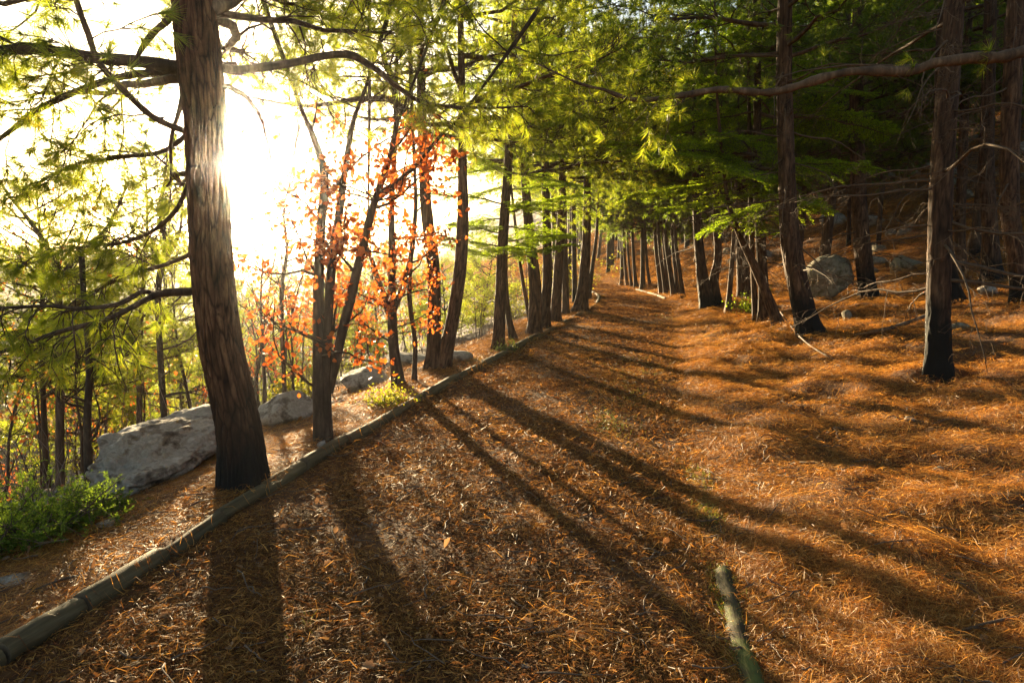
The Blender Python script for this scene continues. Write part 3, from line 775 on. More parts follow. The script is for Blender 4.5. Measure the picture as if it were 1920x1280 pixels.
far = [(1240, 552, 10, -10), (1249, 553, 9, -12), (1264, 557, 11, -14), (1271, 553, 9, -9), (1281, 560, 10, -13), (1253, 548, 8, -8)]
ORD = ['first', 'second', 'third', 'fourth', 'fifth', 'sixth']
far.sort()
for i, (x, y, w, ln) in enumerate(far):
    conifer('pine_tree', ORD[i] + ' from the left of the slim pole pines clumped right of the path end', [[(x, y, w), (x + ln * .5, 510, w * .9), (x + ln, 465, w * .8), (x + ln * 1.4, 400, w * .7)]],
            nb=16, zmin=2.8, zmax=9, sc=1.3, seed=60 + i, top=11, sides=10, rows=5, group='pole pines clumped right of the path end', foliage='pined')
far = [(1205, 543, 11, 0), (1193, 540, 8, -6), (1185, 538, 6, -8), (1176, 536, 7, -6), (1165, 535, 8, 2), (1219, 537, 7, -8)]
far.sort()
for i, (x, y, w, ln) in enumerate(far):
    conifer('pine_tree', ORD[i] + ' from the left of the dark trunks where the path disappears', [[(x, y, w), (x + ln * .5, 510, w * .9), (x + ln, 465, w * .8), (x + ln * 1.4, 400, w * .7)]],
            nb=18, zmin=2.6, zmax=9, sc=1.4, seed=70 + i, top=12, sides=10, rows=4, group='trunks where the path disappears', foliage='pined')

# the pine outside the frame whose long bare limb crosses the top right
def limb_pine():
    rng = np.random.default_rng(91)
    x, y = 5.15, 5.2; z = float(ground_z(x, y)); base = np.array([x, y, z])
    root = thing('pine_tree', 'pine beyond the right edge whose long bare limb crosses the upper right', 'tree', base)
    g = Geo(); P = np.array([[0, 0, -.3], [0, 0, 0], [.05, 0, 1.5], [.02, .03, 3.5], [.1, 0, 6], [.1, .1, 10]])
    trunk_geo(g, P, np.array([.17, .165, .14, .125, .10, .04]), 30, .07, .25, .2, 91, 14)
    obj('trunk', g.mesh('trunk', M['pine_bark_burnt']), root)
    pts = [(2190, 60, 24), (1990, 92, 22), (1800, 113, 20), (1700, 131, 18), (1560, 146, 15), (1440, 166, 13), (1330, 178, 11), (1200, 184, 8), (1120, 172, 6), (1060, 140, 4), (1010, 120, 3)]
    q = []
    for i, p in enumerate(pts):
        yy = y + .5 * i / 10; w = at_y(p[0], p[1], yy); q.append([*(w - base), p[2] / 2 * yy / F_PX])
    q[0][0] = .0; q[0][1] = 0
    D = spline(q, 70); w_ = rng.normal(size=(22, 3)) * .02; D[2:-1, :3] += spline(w_, 70)[2:-1]
    gg = Geo(); tube(gg, D[:, :3], D[:, 3] * (1 + .45 * (rng.random(70) - .5)), 12)
    b = obj('branch', gg.mesh('branch', M['pine_bark']), root)
    segs = []; gt = Geo()
    dress(gt, D[:, :3], .012, rng, segs, step=.16, start=.12, sec=(.12, .45), tert=2, droop=.1, up=.1, bare=.75, flat=1.2)
    i0 = int(70 * .70)
    dress(gt, D[i0:, :3], .012, rng, segs, step=.09, start=.1, sec=(.3, .7), tert=4, droop=.15, up=.25, bare=.25, flat=.9)
    tag(obj('twigs', gt.mesh('twigs', M['dead_twig']), b), kind='stuff')
    gn = Geo(); brush(gn, segs, rng, 40, .11, .005); obj('needles', gn.mesh('needles', M['pine_needle']), b)
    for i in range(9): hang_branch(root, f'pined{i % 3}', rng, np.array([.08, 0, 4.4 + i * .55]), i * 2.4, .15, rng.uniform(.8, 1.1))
limb_pine()

# more trunks on the hillside, standing wherever no named tree stands
ZONES = [(-999, 190, 'at the far left behind the drooping pine branches'), (190, 360, 'left of the leaning pine above the flat rock'), (360, 470, 'behind the leaning pine trunk'), (470, 590, 'between the leaning pine and the three stemmed oak'), (590, 700, 'behind the three stemmed oak'), (700, 790, 'behind the forked oak'),
         (790, 890, 'behind the double trunked pine'), (890, 990, 'behind the slender fir'), (990, 1075, 'behind the close row of pines'), (1075, 1150, 'where the path bends out of sight'), (1150, 1230, 'behind the dark trunks at the path end'), (1230, 1300, 'behind the far pole pines'), (1300, 1380, 'behind the two stemmed pine'),
         (1380, 1460, 'behind the spray bearing fir'), (1460, 1530, 'behind the scorched leaning pine'), (1530, 1620, 'behind the round boulder'), (1620, 1730, 'between the round boulder and the nearest pine'), (1730, 1810, 'behind the nearest right pine'), (1810, 1880, 'behind the small yellow rock'), (1880, 9999, 'at the right edge behind the cut pine')]
def zone(x, y):
    px = 960 + F_PX * x / (y * _c)
    return next(t for a, b, t in ZONES if a <= px < b)

def hill_trees():
    rng = np.random.default_rng(55); n = 0; spots = []
    while n < 75:
        y = rng.uniform(15, 66); x = edge_r(y) + rng.uniform(3.0, 36)
        px = 960 + F_PX * x / (y * _c)
        if px > 2080 or px < 1060: continue
        if any((x - a) ** 2 + (y - b) ** 2 < 2.2 for a, b in spots): continue
        spots.append((x, y)); n += 1
    for _ in range(900):
        if n >= 100: break
        y = rng.uniform(34, 70); x = edge_r(y) + rng.uniform(1.2, 18); px = 960 + F_PX * x / (y * _c)
        if not (1020 < px < 1300) or any((x - a) ** 2 + (y - b) ** 2 < 2.0 for a, b in spots): continue
        spots.append((x, y)); n += 1
    for i, (x, y) in enumerate(spots):
        z = float(ground_z(x, y)); base = np.array([x, y, z])
        r = rng.uniform(.09, .17)
        root = thing('pine_tree', ('slim' if r < .115 else 'stout' if r > .145 else 'mid sized') + ' shaded ' + ('near' if y < 26 else 'far' if y > 44 else 'distant') + ' hillside pine ' + zone(x, y), 'tree', base, 'shaded pines on the rocky hillside')
        g = Geo(); h = rng.uniform(9, 12); ln = rng.normal(0, .25, 2)
        P = np.array([[0, 0, -.3], [0, 0, .0], [ln[0] * .5, ln[1] * .5, 2.5], [ln[0], ln[1], 5.5], [ln[0] * 1.2, ln[1], h]])
        trunk_geo(g, P, np.array([r * 1.1, r, r * .8, r * .6, .03]), 12, .07, .3, .2, 500 + i, 5)
        obj('trunk', g.mesh('trunk', M['pine_bark_singed']), root)
        for k in range(20):
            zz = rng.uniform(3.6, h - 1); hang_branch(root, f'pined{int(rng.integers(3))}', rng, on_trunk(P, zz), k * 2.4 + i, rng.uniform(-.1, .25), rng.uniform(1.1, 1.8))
        for k in range(8):
            zz = rng.uniform(1.0, 5); hang_branch(root, f'dead{int(rng.integers(6))}', rng, on_trunk(P, zz), rng.uniform(0, 6.28), rng.uniform(-.2, .1), rng.uniform(.8, 1.3), 'dead_branch')
hill_trees()

def bend_trees():
    rng = np.random.default_rng(57); n = 0; spots = []
    for _ in range(600):
        if n >= 14: break
        y = rng.uniform(24, 50); x = edge_l(y) - rng.uniform(.7, 9); px = 960 + F_PX * x / (y * _c)
        if px < 1025 or any((x - a) ** 2 + (y - b) ** 2 < 1.5 for a, b in spots): continue
        spots.append((x, y)); n += 1
        base = np.array([x, y, float(ground_z(x, y))])
        root = thing('pine_tree', ('near' if y < 31 else 'far' if y > 40 else 'distant') + ' shaded pine beyond the bend, ' + zone(x, y), 'tree', base, 'pines beyond the path bend')
        g = Geo(); h = rng.uniform(9, 12); ln = rng.normal(0, .25, 2); r = rng.uniform(.07, .13)
        P = np.array([[0, 0, -.3], [0, 0, .0], [ln[0] * .5, ln[1] * .5, 2.5], [ln[0], ln[1], 5.5], [ln[0] * 1.2, ln[1], h]])
        trunk_geo(g, P, np.array([r * 1.1, r, r * .8, r * .6, .03]), 10, .07, .3, .2, 540 + n, 4)
        obj('trunk', g.mesh('trunk', M['pine_bark_singed']), root)
        for k in range(18):
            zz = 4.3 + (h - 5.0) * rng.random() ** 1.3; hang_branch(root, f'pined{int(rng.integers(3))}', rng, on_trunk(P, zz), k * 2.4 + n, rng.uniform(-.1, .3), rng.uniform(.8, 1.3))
bend_trees()

# ------------------------------------------------------------------ broadleaved trees on the left
LEAF_MESHES = []
for i in range(4):
    g = Geo(); rng = np.random.default_rng(700 + i)
    L = .085; ts = np.linspace(0, 1, 9); half = .028 * np.sin(np.pi * ts ** .8) * (1 + .35 * np.cos(ts * 22)) + .001
    curl = rng.uniform(-.5, .5)
    mid = np.column_stack([ts * L, 0 * ts, -.02 * curl * ts ** 2 * 2]); lf = mid + np.column_stack([0 * ts, -half, half * rng.uniform(.1, .6)]); rt = mid + np.column_stack([0 * ts, half, half * rng.uniform(.1, .6)])
    V = np.stack([lf, mid, rt], 1).reshape(-1, 3); T = []
    for k in range(8):
        a = k * 3
        for c in (0, 1): T += [[a + c, a + c + 1, a + c + 4], [a + c, a + c + 4, a + c + 3]]
    g.add(V, T); LEAF_MESHES.append(g)
OAK_LEAF = [g.mesh('oak_leaf', M['oak_leaf']) for g in LEAF_MESHES]
DRY_LEAF = [g.mesh('dry_leaf', M['dry_leaf']) for g in LEAF_MESHES]

def oak(name, label, stems, seed, n_side=10, leaf_n=200, bark='oak_bark', zlo=.5, top=6.0, dys=None, leaf_each=True, side_len=(.4, 1.1), leaf_span=(0, 1), mat='oak_leaf', y0=None):
    rng = np.random.default_rng(seed)
    base = None; root = None; tips = []
    for si, st in enumerate(stems):
        P, rad = px_path(st, y0=y0) if base is None else px_path(st, y0=base[1] + (dys[si] if dys else 0))
        if base is None and y0 is not None: P[0][2] = float(ground_z(P[0][0], P[0][1]))
        if base is None: base = P[0].copy(); root = thing(name, label, 'tree', base)
        P, rad = extend_up(P, rad, base[2] + top, rng); P = P - base
        if si == 0 or abs(P[0][2]) < .3:
            P = np.vstack([P[0] + np.array([0, 0, -.25]), P]); rad = np.concatenate([[rad[0] * 1.1], rad])
        g = Geo(); D, rr = trunk_geo(g, P, rad, 14, .06, .15, .15, seed + si, 14)
        t = obj('trunk', g.mesh('trunk', M[bark]), root)
        gb = Geo()
        for k in range(n_side):
            z = rng.uniform(zlo, min(top, 4.5)); p = on_trunk(D, z); r = float(np.interp(z, D[:, 2], rr))
            a = rng.uniform(0, 6.28); d = np.array([math.cos(a), math.sin(a), rng.uniform(.2, 1.0)])
            Q = shoot(p, d, rng.uniform(*side_len), rng, 7, .5, 0, .15)
            g2 = Geo(); tube(g2, Q, np.linspace(min(r * .5, .014), .0025, 7), 5)
            tips += list(Q[3:])
            for _ in range(4):
                i = int(rng.integers(2, 6)); T = shoot(Q[i], rng.normal(size=3) + np.array([0, 0, .4]), rng.uniform(.15, .45), rng, 4, .5, .05, .1)
                tube(g2, T, np.linspace(.004, .0015, 4), 3); tips += list(T[1:])
            obj('branch', g2.mesh('branch', M['oak_bark']), root)
    tips = np.array(tips)
    tips = tips[(tips[:, 2] > leaf_span[0]) & (tips[:, 2] < leaf_span[1])] if len(tips) else tips
    if leaf_n and len(tips):
        ctr = tips[rng.integers(0, len(tips), max(leaf_n // 4, 1))]
        pos = ctr[rng.integers(0, len(ctr), leaf_n)] + rng.normal(size=(leaf_n, 3)) * .045
        if leaf_each:
            for k in range(min(leaf_n, 290)):
                obj('leaf', OAK_LEAF[k % 4], root, tuple(pos[k]), (rng.uniform(0, 6.28), rng.uniform(0, 1.6), rng.uniform(0, 6.28)), rng.uniform(.4, .75))
            pos = pos[290:]
        if len(pos):
            g = Geo(); leaves(g, pos, rng, .058); o = obj('leaves', g.mesh('leaves', M[mat]), root); o['kind'] = 'stuff'
    return root, base

oak('oak_tree', 'three stemmed oak with orange leaves rising beside the edging logs', [
    [(601, 828, 24), (598, 700, 22), (597, 560, 20), (601, 430, 18), (608, 330, 16), (585, 250, 11), (560, 190, 8)],
    [(613, 815, 20), (612, 680, 18), (620, 520, 18), (636, 400, 15), (645, 330, 12), (662, 230, 9), (690, 150, 6)],
    [(617, 735, 14), (640, 630, 18), (662, 540, 18), (688, 430, 16), (705, 370, 14), (730, 300, 11), (745, 230, 8), (770, 170, 5)],
    [(703, 378, 9), (740, 345, 8), (780, 310, 7), (830, 250, 6), (870, 210, 4)]], 801, n_side=14, leaf_n=2400, zlo=.4, top=5.2, dys=[0, .02, .05, .05], leaf_span=(.2, 2.7), side_len=(.4, 1.0))
oak('oak_tree', 'forked oak with sparse orange leaves behind the low green shrub', [
    [(747, 722, 24), (737, 640, 20), (735, 560, 16), (735, 480, 14), (734, 380, 12), (740, 280, 9)],
    [(735, 595, 12), (718, 550, 10), (702, 500, 8), (688, 458, 6), (690, 400, 4)],
    [(738, 580, 12), (758, 530, 10), (772, 470, 9), (780, 380, 7), (776, 300, 5)]], 802, n_side=13, leaf_n=1300, zlo=.5, top=5, dys=[0, 0, .05], leaf_span=(.3, 2.6))
oak('sapling_tree', 'thin wavy bare stem between the forked oak and the double trunked pine', [
    [(777, 715, 10), (778, 640, 9), (768, 560, 9), (771, 480, 8), (779, 380, 7), (775, 250, 5)]], 803, n_side=7, leaf_n=60, zlo=1, top=5, leaf_span=(.8, 4))
oak('oak_tree', 'crooked leaning oak behind the big flat rock at left', [
    [(262, 835, 27), (246, 765, 25), (222, 710, 23), (190, 685, 15), (150, 670, 9)],
    [(236, 735, 12), (228, 690, 11), (214, 640, 9), (220, 560, 6)]], 804, n_side=8, leaf_n=1100, zlo=.3, top=3.0, leaf_span=(.0, 3))
oak('oak_tree', 'pair of crossing brown trunks above the top of the big flat rock', [
    [(348, 795, 17), (325, 750, 16), (290, 705, 13), (262, 680, 10)],
    [(324, 798, 19), (318, 740, 17), (304, 670, 14), (300, 600, 10)]], 805, n_side=7, leaf_n=1100, zlo=.3, top=3.5, leaf_span=(.0, 3))
oak('sapling_tree', 'slim dark upright trunk left of the big flat rock', [
    [(171, 945, 19), (165, 860, 15), (164, 770, 14), (168, 690, 12), (160, 600, 9)]], 806, n_side=6, leaf_n=0, zlo=.4, top=1.1, side_len=(.2, .6))
oak('oak_tree', 'twisted bare oak top against the bright sky at far left', [
    [(90, 640, 16), (110, 560, 13), (95, 480, 10), (60, 420, 8), (20, 370, 5)],
    [(105, 540, 9), (150, 470, 8), (190, 440, 7), (215, 400, 5)]], 807, n_side=26, leaf_n=90, zlo=1.0, top=4, leaf_span=(0, 4), side_len=(.5, 1.5), y0=9.0)
oak('oak_tree', 'slim bare oak with crooked twigs just left of the leaning pine', [
    [(300, 660, 12), (296, 560, 11), (312, 470, 9), (300, 390, 8), (318, 320, 5)],
    [(304, 500, 7), (335, 440, 6), (342, 380, 5)]], 808, n_side=24, leaf_n=60, zlo=.8, top=4, leaf_span=(0, 4), side_len=(.4, 1.2), y0=8.5)
oak('oak_tree', 'thin bare oak with fine twigs just right of the leaning pine', [
    [(530, 650, 9), (528, 560, 8), (538, 470, 7), (532, 400, 6), (545, 330, 4)]], 809, n_side=22, leaf_n=120, zlo=.8, top=4, leaf_span=(0, 4), side_len=(.4, 1.1), y0=9.5)

# pines further down the slope, their crowns at eye level
def slope_pine(label, px, y, h, zmin, nb, sc, seed, kind='pine'):
    rng = np.random.default_rng(seed); x = (px - 960) / F_PX * _c * y
    base = np.array([x, y, float(ground_z(x, y))]); root = thing('pine_tree', label, 'tree', base)
    ln = rng.normal(0, .2, 2); r = .008 * h + .014
    P = np.array([[0, 0, -.3], [0, 0, 0], [ln[0] * .4, ln[1] * .4, h * .4], [ln[0], ln[1], h * .75], [ln[0] * 1.1, ln[1], h]])
    g = Geo(); trunk_geo(g, P, np.array([r * 1.1, r, r * .75, r * .45, .012]), 14, .07, .35, .15, seed, 6)
    obj('trunk', g.mesh('trunk', M['pine_bark']), root)
    for k in range(nb):
        f = (k + rng.random()) / nb; z = zmin + (h - zmin - .1) * f
        hang_branch(root, f'{kind}{int(rng.integers(3))}', rng, on_trunk(P, z), k * 2.4 + rng.uniform(-.4, .4), rng.uniform(-.05, .35) + .4 * f, sc * (1.05 - .75 * f ** 1.5) * rng.uniform(.75, 1.15))
for a_ in [('soft yellow green pine down the slope at the far left edge', 50, 10.5, 4.9, 1.5, 40, .85, 81), ('backlit round pine down the slope halfway between the left edge and the leaning pine', 235, 13, 6.0, 1.7, 46, .85, 82),
           ('pale pine down the slope just left of the leaning pine trunk', 330, 19, 6.6, .6, 44, .95, 84), ('hazy pine further down the slope between two nearer pines at left', 140, 19, 6.2, .8, 40, 1.1, 85),
           ('small hazy pine glimpsed just right of the leaning pine trunk', 505, 26, 4.6, .4, 32, 1.0, 86), ('hazy yellow green pine behind the three stemmed oak', 590, 22, 4.6, .3, 34, .95, 87), ('pale green pine behind the forked oak', 705, 25, 5.4, .4, 36, 1.1, 88), ('yellow green pine seen through the double trunked pine', 835, 24, 3.0, .2, 26, .8, 89), ('bushy pine behind the slender fir', 905, 28, 3.4, .3, 26, .9, 90)]:
    slope_pine(*a_)

# ------------------------------------------------------------------ bare saplings in the valley wood
def saplings():
    rng = np.random.default_rng(400); lib = []
    for i in range(6):
        g = Geo(); L = rng.uniform(3, 5.5)
        P = shoot(np.array([0, 0, -.2]), np.array([rng.normal(0, .1), rng.normal(0, .1), 1]), L, rng, 12, .25, 0, .12)
        tube(g, P, np.linspace(.034, .006, 12), 6); tips = []
        for k in range(16):
            j = int(rng.integers(3, 11)); a = rng.uniform(0, 6.28)
            Q = shoot(P[j], np.array([math.cos(a), math.sin(a), 1.2]), rng.uniform(.5, 1.5), rng, 6, .35, 0, .15); tube(g, Q, np.linspace(.009, .002, 6), 4); tips += list(Q[2:])
            for _ in range(3):
                T = shoot(Q[int(rng.integers(1, 5))], rng.normal(size=3) + [0, 0, .7], rng.uniform(.2, .6), rng, 4, .4, 0, .1); tube(g, T, np.linspace(.004, .0015, 4), 3); tips += list(T[1:])
        tips = np.array(tips); gl = Geo()
        c = tips[rng.integers(0, len(tips), 420)] + rng.normal(size=(420, 3)) * .04
        leaves(gl, c, rng, .07)
        lib.append((g.mesh('sapling_wood', M['oak_bark']), gl.mesh('sapling_leaves_orange', M['oak_leaf']), gl.mesh('sapling_leaves_green', M['green_leaf'])))
    n = 0
    while n < 130:
        y = rng.uniform(8.5, 42); x = edge_l(y) - rng.uniform(1.6, 22)
        px = 960 + F_PX * x / (y * _c)
        if not (-60 < px < 1040): continue
        n += 1
        w, lo, lg = lib[int(rng.integers(6))]
        k = rng.random()
        kind = 0 if k < .38 else (1 if k < .72 else 2)
        lab = ('near ' if y < 16 else 'far ' if y > 30 else 'thin ') + ['bare sapling', 'orange leaved sapling', 'yellow green leaved sapling'][kind] + ' ' + zone(x, y)
        o = thing('sapling_tree', lab, 'sapling', (x, y, float(ground_z(x, y))), ['bare saplings below the path', 'orange leaved saplings below the path', 'green leaved saplings below the path'][kind])
        o.rotation_euler = (rng.normal(0, .08), rng.normal(0, .08), rng.uniform(0, 6.28)); o.scale = (rng.uniform(.8, 1.3) * (.5 if px > 700 else (.75 if px > 520 else 1)),) * 3
        obj('trunk', w, o)
        if kind: obj('leaves', lo if kind == 1 else lg, o)
saplings()

def thicket():
    """tangled brushwood on the slope and the valley floor: nobody could count its stems"""
    rng = np.random.default_rng(410); n = 5200
    y = rng.uniform(6, 75, n); u = 1.8 + rng.random(n) ** 1.3 * 42; x = edge_l(y) - u
    px = 960 + F_PX * x / (y * _c); k = (px > -150) & (px < 1100); x, y, u = x[k], y[k], u[k]; n = len(x)
    z = ground_z(x, y); h = rng.uniform(.5, 1.9, n) * np.clip(u / 5, .35, 1); lean = rng.normal(0, .3, (n, 2)) * h[:, None]
    P0 = np.column_stack([x, y, z - .05]); P2 = P0 + np.column_stack([lean, h]); P1 = (P0 + P2) / 2 + np.column_stack([rng.normal(0, .08, (n, 2)), np.zeros(n)])
    r = rng.uniform(.004, .010, n); th = np.arange(3) * 2.094
    ring = np.column_stack([np.cos(th), np.sin(th), 0 * th])
    V = np.stack([P0[:, None] + r[:, None, None] * ring, P1[:, None] + .75 * r[:, None, None] * ring, P2[:, None] + .3 * r[:, None, None] * ring], 1).reshape(n, 9, 3)
    f = []
    for a in (0, 3):
        for j in range(3):
            j1 = (j + 1) % 3; f += [[a + j, a + j1, a + 3 + j1], [a + j, a + 3 + j1, a + 3 + j]]
    f = np.array(f); g = Geo(); g.add(V, (np.arange(n)[:, None, None] * 9 + f[None]).reshape(-1, 3))
    tag(obj('thicket', g.mesh('thicket', M['brush'])), 'tangled brown brushwood covering the slope and valley below the path', 'brushwood', kind='stuff')
thicket()

def shrub(name, label, loc, seed, w, h, mat, n_stem=14, leaf=.04, n=1400, needle=False):
    rng = np.random.default_rng(seed); root = thing(name, label, 'shrub', loc)
    g = Geo(); gl = Geo(); tips = []; segs = []
    for i in range(n_stem):
        a = rng.uniform(0, 6.28); d = np.array([math.cos(a) * w / h, math.sin(a) * w / h, rng.uniform(.6, 1.2)])
        Q = shoot(np.array([0, 0, -.05]) + rng.normal(size=3) * [.1 * w, .1 * w, 0], d, h * rng.uniform(.7, 1.15), rng, 7, .35, .1, .05)
        tube(g, Q, np.linspace(.010, .003, 7), 4); tips += list(Q[2:])
        for _ in range(12 if needle else 8):
            j = int(rng.integers(1, 6)); T = shoot(Q[j], rng.normal(size=3) + d * .5, h * rng.uniform(.15, .4), rng, 4, .4, .1, .1); tube(g, T, np.linspace(.004, .0015, 4), 3); tips += list(T[1:])
            segs += [(T[1], T[2]), (T[2], T[3])]
            if needle:
                for _ in range(5):
                    S = shoot(T[int(rng.integers(1, 4))], rng.normal(size=3) + d * .4, h * rng.uniform(.06, .16), rng, 3, .3, .1, .1); segs += [(S[0], S[1]), (S[1], S[2])]
    obj('stem', g.mesh('stem', M['twig']), root)
    if needle: comb(gl, segs, rng, 12, .019, .0056)
    else:
        tips = np.array(tips); leaves(gl, tips[rng.integers(0, len(tips), n)] + rng.normal(size=(n, 3)) * .05, rng, leaf)
    obj('foliage', gl.mesh('foliage', M[mat]), root)

def gpt(px, py):
    return hit(px, py)
shrub('juniper_bush', 'feathery green juniper bush on the slope at the lower left edge', gpt(45, 1020), 1, .75, .62, 'juniper_needle', 34, n=16000, needle=True)
shrub('juniper_bush', 'small juniper sprig spreading beside the foot of the slim dark trunk', gpt(160, 975), 2, .42, .34, 'juniper_needle', 18, n=7000, needle=True)
shrub('juniper_bush', 'taller juniper filling the left edge under the drooping pine branches', gpt(-20, 920), 3, 1.0, 1.1, 'juniper_needle', 36, n=13000, needle=True)
shrub('low_shrub', 'low green shrub by the edging logs in front of the forked oak', gpt(720, 760), 4, .35, .34, 'green_leaf', 12, .03, 900)
shrub('low_shrub', 'round green tuft of leaves against the edging logs below the slender fir', gpt(945, 660), 5, .3, .26, 'grass', 12, .03, 600)
shrub('low_shrub', 'small dark green shrub at the feet of the trunks right of the path', gpt(1408, 585), 6, .5, .6, 'fir_needle', 12, .05, 900)
for i, (px, py, w, h, lab) in enumerate([(660, 700, .7, .9, 'yellow green shrub behind the grey rock near the forked oak'), (560, 760, .5, .6, 'little green shrub between the flat rock and the three stemmed oak'),
        (480, 660, 1.2, 1.5, 'pale backlit shrub right of the leaning pine trunk'), (330, 660, 1.3, 1.7, 'yellow lit shrub in the wood beyond the flat rock'), (120, 760, 1.2, 1.6, 'yellow green shrub behind the slim dark trunk'),
        (890, 610, 1.2, 1.8, 'tall leafy shrub between the double trunked pine and the fir'), (965, 600, 1.2, 1.9, 'leafy shrub behind the slender fir'), (1070, 560, 1.4, 2.4, 'bright yellow green shrub behind the pale slim pine')]):
    shrub('leafy_shrub', lab, gpt(px, py), 20 + i, w, h, 'green_leaf', 16, .07, 1500)

for i, (px, py, w, h, lab) in enumerate([(215, 800, .9, 1.1, 'orange leaved oak scrub behind the crooked leaning oak'), (310, 740, 1.0, 1.2, 'orange leaved oak scrub above the big flat rock'), (120, 840, .8, .8, 'red orange oak scrub behind the tall juniper'),
        (545, 720, .8, 1.2, 'orange leaved scrub left of the three stemmed oak'), (690, 640, 1.0, 1.4, 'orange leaved scrub behind the forked oak'), (790, 620, 1.0, 1.3, 'russet scrub behind the double trunked pine'), (450, 600, 1.2, 1.5, 'orange scrub glowing in the wood right of the leaning pine')]):
    shrub('oak_scrub', lab, gpt(px, py), 50 + i, w, h, 'oak_leaf', 16, .075, 1100)

def far_woodland():
    rng = np.random.default_rng(420); g = Geo(); n = 1500
    az = np.radians(rng.uniform(-50, 8, n)); r = 45 * (430 / 45) ** rng.random(n)
    x, y = r * np.sin(az), r * np.cos(az); u = edge_l(y) - x; k = u > 22; x, y, r = x[k], y[k], r[k]
    z = ground_z(x, y); m = 60
    for i in range(len(x)):
        h = rng.uniform(2.2, 4.6) * (1 + r[i] / 500); w = h * rng.uniform(.3, .5)
        q = rng.normal(size=(m, 3)); q /= np.linalg.norm(q, axis=1, keepdims=True); q *= rng.random((m, 1)) ** .45
        C = np.array([x[i], y[i], z[i] + h * .58]) + q * [w, w, h * .45]
        s = .22 * (1 + r[i] / 160)
        a = rng.normal(size=(m, 3)) * s; b = rng.normal(size=(m, 3)) * s
        V = np.stack([C - a * .5, C + a * .5 + b * .2, C + b], 1); g.add(V, np.arange(m * 3).reshape(-1, 3), 0, False)
        if r[i] < 160:
            P = np.array([[x[i], y[i], z[i] - .2], [x[i] + rng.normal(0, .2), y[i], z[i] + h * .8]]); tube(g, P, [.09, .03], 4, 1)
    tag(obj('far_woodland', g.mesh('far_woodland', [M['far_leaf'], M['oak_bark']])), 'hazy woodland covering the valley and the far hill', 'woodland', kind='stuff')
far_woodland()

# ------------------------------------------------------------------ rocks
def rock_mesh(seed, dims, sub=4, cuts=16, rough=.09, mat='rock', cut=(.5, .86)):
    rng = np.random.default_rng(seed)
    bm = bmesh.new(); bmesh.ops.create_icosphere(bm, subdivisions=sub, radius=1)
    V = np.array([v.co[:] for v in bm.verts])
    for _ in range(cuts):
        n = unit(rng.normal(size=3)); d = rng.uniform(*cut); e = V @ n; V = V - np.maximum(e - d, 0)[:, None] * n * .92
    D = np.array([mnoise.fractal(Vector(v * 1.6) + Vector((seed * 3.1, 0, 0)), .8, 2.1, 7) for v in V])
    D2 = np.array([1 - abs(mnoise.noise(Vector(v * 3.3) + Vector((0, seed * 1.7, 0)))) * 2 for v in V])
    V = V * (1 + rough * D[:, None] - rough * .45 * np.maximum(D2 - .55, 0)[:, None]); V = V * np.array(dims)
    for v, c in zip(bm.verts, V): v.co = c
    for f in bm.faces: f.smooth = True
    me = bpy.data.meshes.new('rock'); bm.to_mesh(me); bm.free(); me.materials.append(M[mat]); return me

def rock(name, label, p, seed, dims, rot=(0, 0, 0), mat='rock', sub=4, group=None, lift=0.0, **kw):
    o = obj(name, rock_mesh(seed, dims, sub, mat=mat, **kw), loc=(float(p[0]), float(p[1]), float(p[2] + lift)), rot=rot)
    return tag(o, label, 'rock', group)

